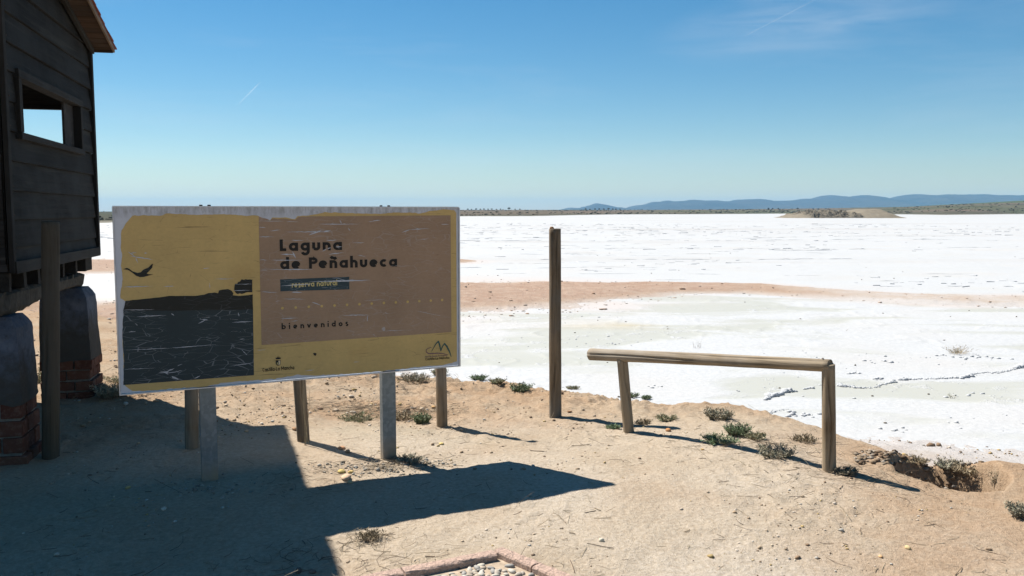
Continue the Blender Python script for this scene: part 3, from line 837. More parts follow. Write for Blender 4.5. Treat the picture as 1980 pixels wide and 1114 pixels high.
def mat_print(name, c, peel=0.5, web=0.0, var=0.12, dark=0.35, hair=None):
    """printed vinyl, cracked and peeled; all layers share the sign's own coordinates so cracks run on across them"""
    t = NT(name, 0.55, 0.3)
    tc = t.node('ShaderNodeTexCoord').outputs['Object']
    wv = t.node('ShaderNodeTexNoise'); t.l.new(tc, wv.inputs['Vector']); wv.inputs['Scale'].default_value = 7; wv.inputs['Detail'].default_value = 3
    sub = t.node('ShaderNodeVectorMath', operation='SUBTRACT'); t.l.new(wv.outputs['Color'], sub.inputs[0]); sub.inputs[1].default_value = (0.5, 0.5, 0.5)
    sc = t.node('ShaderNodeVectorMath', operation='SCALE'); t.l.new(sub.outputs[0], sc.inputs[0]); sc.inputs['Scale'].default_value = 0.055
    ad = t.node('ShaderNodeVectorMath', operation='ADD'); t.l.new(tc, ad.inputs[0]); t.l.new(sc.outputs[0], ad.inputs[1])
    mp = t.node('ShaderNodeMapping'); mp.inputs['Scale'].default_value = (3.4, 0.0, 17.0); t.l.new(ad.outputs[0], mp.inputs[0])
    d = t.vor(mp.outputs[0], 1.0, 'DISTANCE_TO_EDGE')
    msk = t.noise(t.coord('Object', (2.0, 0, 9.0)), 1.6, 4, 0.6)
    wid = t.rng(msk, 0.70 - 0.25 * peel, 0.85 - 0.15 * peel, 0.0, 0.055)
    cr = t.math('LESS_THAN', d, wid)
    mp2 = t.node('ShaderNodeMapping'); mp2.inputs['Scale'].default_value = (9, 0, 36); t.l.new(ad.outputs[0], mp2.inputs[0])
    d2 = t.vor(mp2.outputs[0], 1.0, 'DISTANCE_TO_EDGE')
    msk2 = t.noise(t.coord('Object', (1.5, 0, 2.5)), 2.3, 3, 0.6)
    w2 = t.rng(msk2, 0.42, 0.72, 0.0, 0.045)
    web_f = t.math('MULTIPLY', t.math('LESS_THAN', d2, w2), web)
    p = t.coord('Object', (1, 0, 1))
    n = t.noise(p, 3.0, 5, 0.6)
    fn = t.noise(t.coord('Object', (14, 0, 90)), 1.0, 4, 0.6)
    base = t.mix(t.rng(n, 0.3, 0.7), tuple(x * (1 - var) for x in c), tuple(min(1, x * (1 + var)) for x in c))
    base = t.mix(t.rng(fn, 0.60, 0.74, 0, dark), base, tuple(x * 0.35 for x in c))
    dirt = t.noise(p, 45, 4, 0.7)
    base = t.mix(t.rng(dirt, 0.35, 0.75, 0, 0.25), base, tuple(x * 0.55 for x in c))
    backing = (0.50, 0.51, 0.54)
    base = t.mix(web_f, base, tuple(0.45 * b + 0.55 * a for a, b in zip(c, backing)))
    if hair:
        ds = t.noise(t.coord('Object', (2.6, 0, 62)), 1.0, 3, 0.55, 0.25)
        hl = t.math('MULTIPLY', t.rng(ds, 0.655, 0.70, 0, 0.8), t.rng(msk, 0.40, 0.55))
        hl = t.math('MAXIMUM', hl, t.math('MULTIPLY', t.math('LESS_THAN', d, t.rng(msk, 0.48, 0.66, 0.0, 0.008)), 0.45))
        base = t.mix(hl, base, hair)
        stn = t.noise(p, 1.7, 4, 0.6)
        base = t.mix(t.rng(stn, 0.55, 0.75, 0, 0.45), base, (0.44, 0.25, 0.075))
    base = t.mix(t.math('MULTIPLY', cr, min(1.0, peel * 1.6)), base, backing)
    return t.col(base)
M_YEL = mat_print('print_yellow', (0.57, 0.395, 0.15), 0.15, 0.0, hair=(0.13, 0.09, 0.04))
M_BRN = mat_print('print_brown', (0.345, 0.225, 0.14), 0.30, 0.35)
M_WAT = mat_print('print_petrol_blue', (0.022, 0.038, 0.043), 0.5, 0.5, dark=0.2)
M_LAND = mat_print('print_black', (0.014, 0.015, 0.012), 0.35, 0.12, dark=0.1)
M_TXT = mat_print('print_lettering', (0.012, 0.010, 0.008), 0.5, 0.0, dark=0.0)
M_BAN = mat_print('print_banner', (0.030, 0.055, 0.065), 0.55, 0.5, dark=0.1)
M_YTX = mat_print('print_yellow_lettering', (0.62, 0.50, 0.20), 0.2, 0.0)
M_GRN = mat_print('print_green', (0.03, 0.10, 0.09), 0.2, 0.0)
M_PUR = mat_print('print_mauve', (0.22, 0.12, 0.12), 0.2, 0.0)
M_DOT = mat_print('print_dot', (0.60, 0.42, 0.14), 0.3, 0.2)
M_BACK = mat_simple('vinyl_backing', (0.52, 0.53, 0.56), 0.6, 0.10, 14)
def mat_panel():
    t = NT('sign_panel', 0.6, 0.3)
    p = t.coord('Object', (1, 1, 1))
    n = t.noise(p, 5, 5, 0.65); n2 = t.noise(t.coord('Object', (30, 1, 9)), 1.0, 5, 0.7)
    z = t.sepz(t.coord('Object'))['Z']
    c = t.mix(t.rng(n, 0.3, 0.7), (0.50, 0.51, 0.55), (0.60, 0.61, 0.64))
    grime = t.math('MULTIPLY', t.rng(z, SZ - 0.07, SZ - 0.03, 0, 1), t.rng(n2, 0.42, 0.62))
    return t.col(t.mix(t.math('MULTIPLY', grime, 0.65), c, (0.24, 0.23, 0.21)))
M_PANEL = mat_panel()
M_ALU = mat_simple('aluminium', (0.55, 0.56, 0.58), 0.45, 0.12, 20, 0.5, 0.6)
def mat_galv():
    t = NT('galvanised_steel', 0.45, 0.5, 0.55)
    p = t.coord('Object')
    n = t.vor(p, 45, 'F1', 'Color')
    bw = t.node('ShaderNodeRGBToBW'); t.l.new(n, bw.inputs[0])
    n2 = t.noise(t.coord('Object', (9, 9, 1.2)), 1.0, 4, 0.6)
    c = t.mix(t.rng(bw.outputs[0], 0.2, 0.8), (0.17, 0.20, 0.215), (0.235, 0.265, 0.28))
    c = t.mix(t.rng(n2, 0.4, 0.7, 0, 0.6), c, (0.14, 0.16, 0.17))
    z = t.sepz(p)['Z']
    c = t.mix(t.math('MULTIPLY', t.rng(z, 0.04, 0.16, 1, 0), t.rng(n2, 0.3, 0.6, 0.3, 1.0)), c, (0.34, 0.27, 0.19))
    return t.col(c)
M_GALV = mat_galv()

PANEL = box_obj('panel', (-SW / 2, SW / 2, 0.0, 0.022, SZ - SH, SZ), M_PANEL, sign, 0.002)
# folded aluminium edging round the panel, a few millimetres proud
e = 0.009
for nm, b in (('edging', (-SW / 2 - 0.004, SW / 2 + 0.004, -0.005, 0.034, SZ + 0.0005, SZ + 0.006)), ('edging', (SW / 2 + 0.0005, SW / 2 + 0.010, -0.006, 0.034, SZ - SH - 0.004, SZ - 0.0005)),
              ('edging', (-SW / 2 - 0.006, -SW / 2 - 0.0005, -0.005, 0.034, SZ - SH - 0.004, SZ - 0.0005)), ('edging', (-SW / 2 - 0.006, SW / 2 + 0.010, -0.005, 0.034, SZ - SH - 0.011, SZ - SH - 0.0045))):
    box_obj(nm, b, M_ALU, sign)
for k, (a, b) in enumerate(((409, 935), (743, 882))):
    g = hit(a, b)
    d = Vector((g.x - mid.x, g.y - mid.y))
    lx = d.x * math.cos(srz) + d.y * math.sin(srz)
    w = 0.046
    # open channel section: web in front, two flanges behind
    v, f = [], []
    prof = [(-w, 0.024), (w, 0.024), (w, 0.082), (w - 0.004, 0.082), (w - 0.004, 0.028), (-w + 0.004, 0.028), (-w + 0.004, 0.082), (-w, 0.082)]
    z0, z1 = g.z - 0.25, SZ - 0.06
    for zz in (z0, z1): v += [(lx + a_, b_, zz) for a_, b_ in prof]
    m = len(prof)
    f = [(i, (i + 1) % m, m + (i + 1) % m, m + i) for i in range(m)] + [tuple(range(m - 1, -1, -1)), tuple(range(m, 2 * m))]
    leg = add('leg', mk('leg', v, f, M_GALV), sign)
for a in (389, 405, 738, 753):
    u0 = S(a, 401)[0] - SW / 2
    v, f = [], []
    for i in range(8): v.append((u0 + 0.011 * math.cos(i * math.pi / 4), 0.012 + 0.011 * math.sin(i * math.pi / 4), SZ + 0.004))
    for i in range(8): v.append((u0 + 0.009 * math.cos(i * math.pi / 4), 0.012 + 0.009 * math.sin(i * math.pi / 4), SZ + 0.014))
    f = [(i, (i + 1) % 8, 8 + (i + 1) % 8, 8 + i) for i in range(8)] + [tuple(range(8, 16))]
    add('bolt', mk('bolt', v, f, mat_simple('bolt_dark', (0.05, 0.04, 0.035), 0.6)), sign)

def torn(pts, amp, step=5.0, seed=1):
    """subdivide a photo outline and roughen it, returned in sign coordinates"""
    out = []
    n = len(pts)
    for i in range(n):
        (x0, y0, r_), (x1, y1, _) = pts[i], pts[(i + 1) % n]
        L = math.hypot(x1 - x0, y1 - y0); k = max(1, int(L / step)) if r_ else 1
        for j in range(k):
            t_ = j / k; x_, y_ = x0 + (x1 - x0) * t_, y0 + (y1 - y0) * t_
            if r_:
                x_ += amp * 2 * float(fbm(np.array([x_ * 0.21 + seed * 9]), np.array([y_ * 0.21]), 1.0, 3)[0])
                y_ += amp * 2 * float(fbm(np.array([x_ * 0.21]), np.array([y_ * 0.21 + seed * 5]), 1.0, 3)[0])
            out.append(S(x_, y_))
    return out
def poly(name, uv, lay, mat):
    me = mk(name, [sp3(p, lay) for p in uv], [tuple(range(len(uv)))], mat)
    if me.polygons[0].normal.y > 0: me.flip_normals()
    return add(name, me, PANEL)
yel = [(235, 448, 1), (243, 434, 1), (256, 419, 1), (272, 418, 1), (308, 418, 1), (326, 414.5, 1), (354, 416, 1), (380, 417, 1), (415, 416, 1), (444, 415, 1), (473, 418, 1), (498, 417, 1), (503, 420, 1), (518, 424, 1), (522, 426, 1), (526, 421, 1), (552, 421, 1), (571, 424, 1), (575, 418, 1), (597, 417, 1), (618, 413, 1), (628, 410.5, 1), (647, 410.5, 1), (664, 412, 1), (692, 412, 1), (730, 413, 1), (756, 410.5, 1), (781, 410, 1), (813, 412, 1), (830, 407, 1), (845, 406, 1), (864, 403.5, 1), (879, 405, 1), (882, 411, 0),
       (880.5, 697, 1), (858, 703.5, 1), (800, 709, 1), (760, 714, 1), (692, 721, 1), (607, 726, 1), (571, 725, 1), (544, 731, 1), (487, 736, 1), (430, 741, 1), (397, 748, 1), (344, 752, 1), (279, 758, 1), (254, 757, 1), (240, 747, 1),
       (238, 700, 1), (236, 656, 1), (238, 610, 1), (242, 585, 1), (233, 579, 1), (233, 567, 1), (236, 552, 1), (236, 531, 1), (234, 516, 1), (236, 498, 1), (233, 477, 1)]
poly('yellow_print', torn(yel, 1.0, 5, 1), 1, M_YEL)
poly('brown_print', torn([(499.5, 419, 1), (518, 425, 1), (522, 428, 1), (526, 423, 1), (552, 423, 1), (571, 426, 1), (576, 420, 1), (597, 418.5, 0), (871, 415, 0), (870, 641, 0), (504, 668, 0)], 0.8, 5, 2), 2, M_BRN)
poly('water_print', torn([(238, 602, 0), (488, 598, 0), (489, 726, 0), (237, 746, 1), (239, 700, 1), (236, 656, 1)], 0.8, 5, 3), 2, M_WAT)
land_p = [(242, 584), (270, 581), (317, 575.5), (326, 574), (378, 573.6), (394, 571), (402, 568), (414, 567), (421, 568), (422, 563), (429, 561), (440, 560), (447, 563), (450, 568), (449, 572), (462, 573), (477.5, 572), (487.5, 570), (488, 599.5), (400, 601), (330, 602.5), (237.5, 603)]
poly('land_print', torn([(a, b, 1) for a, b in land_p], 0.35, 6, 4), 3, M_LAND)
tree_p = [(452, 556), (454, 550), (459, 546), (465, 542.5), (476, 541), (486.8, 541), (486.8, 566), (477.5, 567), (468, 569), (459, 569), (455, 567), (452.5, 562)]
poly('tree_print', torn([(a, b, 0 if a > 480 else 1) for a, b in tree_p], 1.5, 1.6, 5), 3, M_LAND)
bird_p = [(237.4, 523), (245, 520), (249.5, 522), (256, 527), (265.5, 529.7), (271.5, 528.5), (277.6, 523), (286.7, 519), (292.7, 513), (295.3, 511.5), (294, 519.4), (288, 526), (283, 531), (286.7, 532), (296, 532.6), (286.7, 535), (277.6, 537.6), (270, 538), (262.4, 535.3), (255, 529), (247, 524)]
poly('bird_print', [S(*p) for p in bird_p], 3, M_LAND)
poly('banner_print', torn([(540.5, 541, 0), (674, 535, 0), (674, 559.5, 0), (541, 564, 1)], 0.3, 6, 6), 3, M_BAN)
u0, u1 = S(544.7, 596.4), S(852.7, 579)
for k in range(14):
    t_ = k / 13; c = (u0[0] + (u1[0] - u0[0]) * t_, u0[1] + (u1[1] - u0[1]) * t_)
    poly('dot_print', [(c[0] + 0.0085 * math.cos(a * math.pi / 7), c[1] + 0.0085 * math.sin(a * math.pi / 7)) for a in range(14)], 3, M_DOT)
poly('hole_mark', [S(603, 683), S(607, 682), S(610, 684), S(608, 688), S(605, 687)], 3, M_LAND)

# ---- lettering: a geometric stroke alphabet (x height 1, baseline 0)
def arc(cx, cy, rx, ry, a0, a1, n=16):
    return [(cx + rx * math.cos(R(a0 + (a1 - a0) * i / n)), cy + ry * math.sin(R(a0 + (a1 - a0) * i / n))) for i in range(n + 1)]
def glyph(ch, w):
    h = w / 2; q = 0.5 - h          # ring radius
    ring = arc(0.5, 0.5, q, q, 0, 360, 24); xr = 1 - h
    A_, C_ = 1.5, 1.40              # ascender and cap height
    G = {'a': ([ring, [(xr, 0), (xr, 1)]], 1.0), 'á': ([ring, [(xr, 0), (xr, 1)], [(0.45, 1.15), (0.7, 1.45)]], 1.0),
         'b': ([ring, [(h, 0), (h, A_)]], 1.0), 'd': ([ring, [(xr, 0), (xr, A_)]], 1.0), 'p': ([ring, [(h, -0.45), (h, 1)]], 1.0),
         'o': ([ring], 1.0), 'c': ([arc(0.5, 0.5, q, q, 48, 312, 18)], 0.88),
         'e': ([arc(0.5, 0.5, q, q, 2, 315, 22), [(h, 0.5), (1 - h * 0.6, 0.5)]], 1.0),
         'g': ([ring, [(xr, 1), (xr, 0.0)] + arc(0.5, -0.05, q, 0.36, 0, -160, 12)], 1.0),
         'n': ([[(h, 0), (h, 1)], arc(0.45, 0.55, 0.45 - h, 0.45 - h, 180, 0, 12) + [(0.9 - h, 0)]], 0.9),
         'h': ([[(h, 0), (h, A_)], arc(0.45, 0.55, 0.45 - h, 0.45 - h, 180, 0, 12) + [(0.9 - h, 0)]], 0.9),
         'u': ([[(h, 1)] + arc(0.45, 0.45, 0.45 - h, 0.45 - h, 180, 360, 12) + [(0.9 - h, 1)]], 0.9),
         'i': ([[(h, 0), (h, 1)], [(h, 1.2), (h, 1.2 + w)]], w), 'l': ([[(h, 0), (h, A_)]], w),
         'r': ([[(h, 0), (h, 1)], arc(0.48, 0.5, 0.48 - h, 0.5 - h, 170, 70, 8)], 0.58),
         's': ([arc(0.34, 0.72, 0.30 - h * 0.6, 0.28 - h * 0.5, 30, 250, 10) + arc(0.34, 0.27, 0.32 - h * 0.6, 0.28 - h * 0.6, 80, -150, 10)], 0.66),
         't': ([[(0.3, 0), (0.3, 1.35)], [(0.02, 0.92), (0.58, 0.92)]], 0.6),
         'v': ([[(h * 0.7, 1), (0.45, h * 0.6)], [(0.45, h * 0.6), (0.9 - h * 0.7, 1)]], 0.9),
         'L': ([[(h, C_), (h, 0)], [(0, h), (0.68, h)]], 0.7), 'C': ([arc(0.6, C_ / 2, 0.6 - h, C_ / 2 - h, 45, 315, 20)], 1.02),
         'P': ([[(h, 0), (h, C_)], [(h, C_ - h), (0.5, C_ - h)] + arc(0.5, C_ - 0.42, 0.40 - h * 0.4, 0.42 - h, 90, -90, 10) + [(h, C_ - 0.84 + h)]], 0.85),
         'R': ([[(h, 0), (h, C_)], [(h, C_ - h), (0.5, C_ - h)] + arc(0.5, C_ - 0.40, 0.38 - h * 0.4, 0.40 - h, 90, -90, 10) + [(h, C_ - 0.8 + h)], [(0.4, 0.55), (0.85, 0)]], 0.9),
         'M': ([[(h, 0), (h, C_)], [(h, C_), (0.7, 0.35)], [(0.7, 0.35), (1.4 - h, C_)], [(1.4 - h, C_), (1.4 - h, 0)]], 1.4),
         'Á': ([[(h * 0.6, 0), (0.6, C_)], [(0.6, C_), (1.2 - h * 0.6, 0)], [(0.3, 0.45), (0.9, 0.45)], [(0.55, 1.55), (0.8, 1.85)]], 1.2),
         '-': ([[(0.05, 0.55), (0.45, 0.55)]], 0.5), ' ': ([], 0.45)}
    G['ñ'] = (G['n'][0] + [[(0.12, 1.24), (0.28, 1.36), (0.45, 1.28), (0.62, 1.20), (0.80, 1.34)]], 0.9)
    return G[ch]
def strip(pts, w):
    n = len(pts); V = []
    closed = math.hypot(pts[0][0] - pts[-1][0], pts[0][1] - pts[-1][1]) < 1e-6
    for i, p in enumerate(pts):
        a = pts[i - 1] if i else (pts[-2] if closed else None)
        b = pts[i + 1] if i < n - 1 else (pts[1] if closed else None)
        d0 = (p[0] - a[0], p[1] - a[1]) if a else None; d1 = (b[0] - p[0], b[1] - p[1]) if b else None
        def nrm(d): L = math.hypot(*d) or 1; return (d[0] / L, d[1] / L)
        if d0 and d1:
            e0, e1 = nrm(d0), nrm(d1); t_ = nrm((e0[0] + e1[0], e0[1] + e1[1])); c = max(0.5, t_[0] * e0[0] + t_[1] * e0[1]); k = w / 2 / c
        else: t_ = nrm(d0 or d1); k = w / 2
        V += [(p[0] - t_[1] * k, p[1] + t_[0] * k), (p[0] + t_[1] * k, p[1] - t_[0] * k)]
    return V, [(2 * i, 2 * i + 1, 2 * i + 3, 2 * i + 2) for i in range(n - 1)]
def text(name, s, p0, p1, xh, weight, gap, lay, mat, sq=1.0):
    """baseline from photo point p0 to p1, x height in photo pixels at p0; every letter a part"""
    a, b = S(*p0), S(*p1)
    hgt = S(p0[0], p0[1] - xh); unit = a[1] - hgt[1]
    adv = [glyph(c, weight)[1] for c in s]
    total = sum(adv) + gap * (len(s) - 1)
    wx = (b[0] - a[0]) / total
    dv = (b[1] - a[1]) / (b[0] - a[0])
    cx = 0.0
    for k, c in enumerate(s):
        strokes, w_ = glyph(c, weight)
        V, F = [], []
        for j, st in enumerate(strokes):
            v, f = strip(st, weight)
            n0 = len(V)
            for (x_, y_) in v:
                u_ = a[0] + (cx + x_) * wx
                V.append(sp3((u_, a[1] - y_ * unit + dv * (u_ - a[0])), lay + 0.12 * j))
            F += [tuple(n0 + i for i in q) for q in f]
        if V: add(name, mk(name, V, F, mat), PANEL)
        cx += w_ + gap
text('letter', 'Laguna', (540.5, 486.3), (660.5, 483.5), 16.2, 0.335, 0.26, 4, M_TXT)
text('letter', 'de Peñahueca', (541, 521.5), (766.5, 514.8), 15.8, 0.335, 0.26, 4, M_TXT)
text('letter', 'reserva natural', (563, 556.5), (650.5, 551.5), 7.6, 0.26, 0.16, 4, M_YTX)
text('letter', 'bienvenidos', (542.8, 637.3), (671, 629.8), 7.8, 0.30, 0.74, 4, M_TXT)
text('letter', 'Castilla-La Mancha', (505.5, 719.2), (566.5, 714), 5.2, 0.25, 0.18, 4, M_TXT)
text('letter', 'Castilla-La Mancha', (819, 695.6), (865, 692.2), 3.2, 0.25, 0.18, 4, M_TXT)
text('letter', 'Red de Áreas Protegidas', (819, 690.3), (861, 686.8), 2.2, 0.22, 0.14, 4, M_PUR)
# coat of arms with crown
poly('crest_print', [S(*p) for p in [(531, 697), (540.5, 696.5), (540.5, 704), (538.5, 706.5), (535.8, 707.6), (533, 706.6), (531, 704)]], 3, M_TXT)
poly('crest_print', [S(*p) for p in [(536.2, 697.6), (539.7, 697.3), (539.7, 703.8), (538, 705.8), (536.2, 706.5)]], 4, mat_print('print_pale', (0.60, 0.50, 0.32), 0.2))
poly('crest_print', [S(*p) for p in [(533, 705), (533.6, 700.5), (534.4, 700.5), (535, 705)]], 4, M_YTX)
poly('crown_print', [S(*p) for p in [(531.2, 695.2), (530.6, 691.5), (532.6, 692.8), (533.6, 689.6), (535, 692.2), (535.6, 687.6), (536.4, 692.2), (537.9, 689.4), (538.8, 692.6), (541, 691.1), (540.4, 694.6)]], 3, M_TXT)
# mountain emblem
def swash(name, pts, ws, lay, mat):
    V, F = [], []
    q = [S(*p) for p in pts]
    for i, p in enumerate(q):
        a, b = q[max(0, i - 1)], q[min(len(q) - 1, i + 1)]
        L = math.hypot(b[0] - a[0], b[1] - a[1]); nx, ny = -(b[1] - a[1]) / L, (b[0] - a[0]) / L
        w_ = ws[i] * 0.0033 / 2
        V += [sp3((p[0] + nx * w_, p[1] + ny * w_), lay), sp3((p[0] - nx * w_, p[1] - ny * w_), lay)]
    for i in range(len(q) - 1): F.append((2 * i, 2 * i + 1, 2 * i + 3, 2 * i + 2))
    return add(name, mk(name, V, F, mat), PANEL)
swash('emblem_print', [(831, 678.5), (836, 670), (841, 662), (845.3, 658.3)], [0.6, 1.4, 2.2, 3.0], 4, M_GRN)
swash('emblem_print', [(844.5, 658.5), (847, 666), (849, 677.5)], [2.6, 3.2, 1.8], 4.2, M_GRN)
swash('emblem_print', [(849, 677), (852.5, 668), (856.8, 662.6)], [1.6, 1.8, 2.6], 4.4, M_GRN)
swash('emblem_print', [(856, 662.6), (861, 669), (865, 677), (869, 688.5)], [2.6, 3.4, 2.8, 0.8], 4.6, M_GRN)
swash('emblem_print', [(831, 670.5), (824.5, 672.3), (820.8, 675.5), (821, 679.5), (825.5, 682.6), (834, 682.3), (842, 681.6), (853, 682.3), (863, 684.6)], [0.8, 1.2, 1.6, 2.0, 2.2, 2.2, 2.2, 1.8, 0.8], 4, M_PUR)
# slivers where the vinyl has come away and the pale backing shows
sl = [(595, 545, 716, 541.5, 5.5), (540, 553.5, 604, 549, 4.2), (540, 492, 571, 492.5, 4.2), (564, 486, 571, 500, 4.5), (522, 503.5, 585, 503.5, 2.8), (516, 522, 604, 521, 3.4), (503, 428, 550, 428.4, 2.2), (552, 429.3, 577, 429, 2.0), (612, 433.6, 694, 433, 3.0), (656, 424, 660, 433, 2.2), (550, 448.8, 645, 448.5, 3.2), (596, 455, 622, 445, 5.5), (624, 449, 640, 445, 5.0), (500, 458.6, 530, 458.5, 2.4), (563, 465, 587, 465, 3.0), (629, 465.5, 651, 464, 3.0), (679, 469.5, 705, 469, 2.0), (775, 449, 792, 443, 3.4), (790, 443, 830, 441, 2.8), (711, 428.5, 737, 424.5, 3.0), (648, 477.5, 662, 477, 3.5), (539, 616.3, 573, 615, 2.6), (660, 609.8, 711, 608.3, 2.8), (708, 608, 707.5, 622, 3.2), (543, 578.3, 590, 579, 2.4), (601, 584.5, 621, 591, 3.0), (250, 497, 296, 504, 3.6), (246, 488, 263, 500, 3.0), (262, 500, 266, 511, 3.4), (252, 492, 264, 490, 2.6), (278, 491.5, 285, 491, 3.6), (236, 557.3, 296, 555, 3.2), (314, 556, 336, 555, 3.2), (392, 520.5, 405, 519.3, 3.0), (414, 541, 452, 540, 2.4), (404, 547, 405, 560, 2.2), (452, 551, 487, 549.8, 1.8), (448, 562.8, 487, 562, 2.0), (262, 614.4, 322, 611.2, 2.4), (237, 601.5, 300, 600.5, 1.8), (237, 679, 330, 674.5, 2.0), (328, 674.6, 420, 667, 2.2), (330, 608, 336, 611.6, 3.0), (446, 624.5, 488, 622, 3.0), (459, 605, 461, 613, 2.4), (247, 643.5, 262, 643, 2.0), (237, 716, 300, 713, 1.6), (440, 709, 488, 702, 1.8), (374, 733, 386, 727, 3.4), (495, 678, 513, 676.5, 2.0), (503, 565, 537, 566, 2.4), (562, 565.4, 583, 566, 4.5), (585, 717.5, 606, 714.5, 2.4), (680, 700, 692, 698.6, 1.8), (500, 440, 514, 441, 2.6), (521, 447.5, 543, 444.5, 3.0), (672, 440, 677, 447, 2.4), (690, 493, 706, 496, 2.0), (634, 492, 664, 488, 3.2), (560, 621.5, 575, 620, 1.6), (851, 432.4, 868, 432.6, 2.4), (500, 503, 516, 503.5, 1.8), (502, 523.5, 518, 523, 2.0), (700, 581, 745, 578.5, 1.2), (800, 600, 862, 612, 1.0), (720, 640, 800, 637, 1.0)]
g = np.random.default_rng(17)
V, F = [], []
for k, (xa, ya, xb, yb, w_) in enumerate(sl):
    n = max(5, int(math.hypot(xb - xa, yb - ya) / 4)); nx, ny = -(yb - ya), (xb - xa); L = math.hypot(nx, ny); nx, ny = nx / L, ny / L
    pk = g.uniform(0.3, 0.7); b0 = len(V)
    for i in range(n + 1):
        t_ = i / n
        ww = w_ * 0.29 * (t_ / pk if t_ < pk else (1 - t_) / (1 - pk)) ** 0.8 * g.uniform(0.55, 1.25)
        off = g.uniform(-0.35, 0.35)
        for sgn in (1, -1):
            V.append(sp3(S(xa + (xb - xa) * t_ + nx * (off + sgn * ww), ya + (yb - ya) * t_ + ny * (off + sgn * ww)), 5.5 + 0.02 * (k % 9)))
    for i in range(n): F.append((b0 + 2 * i, b0 + 2 * i + 1, b0 + 2 * i + 3, b0 + 2 * i + 2))
pe = add('peeled_backing', mk('peeled_backing', V, F, M_BACK), PANEL)
pe['kind'] = 'stuff'

# ================================================================== HUT ON BRICK PIERS
C0 = Vector((-3.2457, 5.6873)); HA = R(13.457); HL = 2.481; HB = 1.256; HW = 4.2  # HW: unseen length of the hut, extended to block sky and deepen ground shade
hut = props(empty('bird_hide', (C0.x, C0.y, 0), HA), 'dark weathered plank bird hide with viewing window, raised on brick piers', 'hut')
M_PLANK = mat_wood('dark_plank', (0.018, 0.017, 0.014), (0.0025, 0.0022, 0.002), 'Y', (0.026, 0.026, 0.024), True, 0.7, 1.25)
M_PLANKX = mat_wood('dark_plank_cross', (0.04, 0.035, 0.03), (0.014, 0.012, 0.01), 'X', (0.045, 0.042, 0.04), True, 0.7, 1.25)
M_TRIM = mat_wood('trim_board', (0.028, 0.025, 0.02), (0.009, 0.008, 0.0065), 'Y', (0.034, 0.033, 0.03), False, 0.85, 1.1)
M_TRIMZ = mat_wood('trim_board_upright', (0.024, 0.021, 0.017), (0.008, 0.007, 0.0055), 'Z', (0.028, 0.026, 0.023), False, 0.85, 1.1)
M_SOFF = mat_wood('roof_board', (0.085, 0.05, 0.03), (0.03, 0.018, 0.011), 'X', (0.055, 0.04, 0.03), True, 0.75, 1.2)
M_FELT = mat_simple('red_shingle', (0.20, 0.075, 0.06), 0.9, 0.35, 40)
M_BEAM = mat_simple('rough_beam', (0.075, 0.066, 0.053), 0.95, 0.4, 9, 0.1, 0, 0.8, 0.03)
ROOF0, SLOPE = 3.12, 0.25           # underside of the roof above the lake-side corner, rising towards the camera
def roof_z(u): return ROOF0 + SLOPE * (HL - u)
W0, W1, WZ0, WZ1 = 0.32, 1.95, 2.18, 2.54
th = 0.022
def plank(u0, u1, z0, z1a, z1b, x=0.0, side='x', mat=None):
    """lapped board: lower edge stands proud, upper edge leans back under the next one; top may follow the roof (z1a at u0, z1b at u1)"""
    o0, o1 = random.uniform(0.007, 0.013), random.uniform(-0.012, -0.007); z1a += 0.004; z1b += 0.004
    z0 += random.uniform(-0.002, 0.002)
    v = [(x - th, u0, z0), (x + o0, u0, z0), (x + o0, u1, z0), (x - th, u1, z0), (x - th, u0, z1a), (x + o1, u0, z1a), (x + o1, u1, z1b), (x - th, u1, z1b)]
    f = [(0, 3, 2, 1), (4, 5, 6, 7), (0, 1, 5, 4), (1, 2, 6, 5), (2, 3, 7, 6), (3, 0, 4, 7)]
    if side == 'y':       # along local x: swap the roles
        v = [(q[1], q[0], q[2]) for q in v]; f = [t_[::-1] for t_ in f]
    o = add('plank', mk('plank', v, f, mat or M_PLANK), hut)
    m = o.modifiers.new('bevel', 'BEVEL'); m.width = 0.003; m.segments = 1
    return o
seams = [1.30, 1.41, 1.595, 1.785, 1.98, 2.17, 2.365, 2.56, 2.745, 2.94, 3.13, 3.32, 3.51, 3.70, 3.89]
gap = 0.0025
for i in range(len(seams) - 1):
    a, b = seams[i] + gap, seams[i + 1] - gap
    spans = [(0.031, HL - 0.029)]
    if a < WZ1 + 0.03 and b > WZ0 - 0.03: spans = [(0.03, W0 - 0.002), (W1 + 0.002, HL - 0.03)]
    if b <= 2.2 or a >= 2.53: spans = [(0.031, HL - 0.029)]
    for (p0, p1) in spans:
        # cut the board where it meets the sloping roof
        e = p1
        if a + 0.02 > roof_z(p1): e = HL - (a + 0.02 - ROOF0) / SLOPE
        if e - p0 < 0.08: continue
        zt0, zt1 = min(b, roof_z(p0) - 0.005), min(b, roof_z(e) - 0.005)
        if zt1 < b - 0.01 and zt0 >= b - 1e-6:
            u_s = HL - (b - ROOF0) / SLOPE
            u_s = max(p0 + 0.02, min(e - 0.02, u_s))
            plank(p0, u_s, a, b, b); plank(u_s + 0.0005, e, a, b, zt1)
        else: plank(p0, e, a, zt0, zt1)
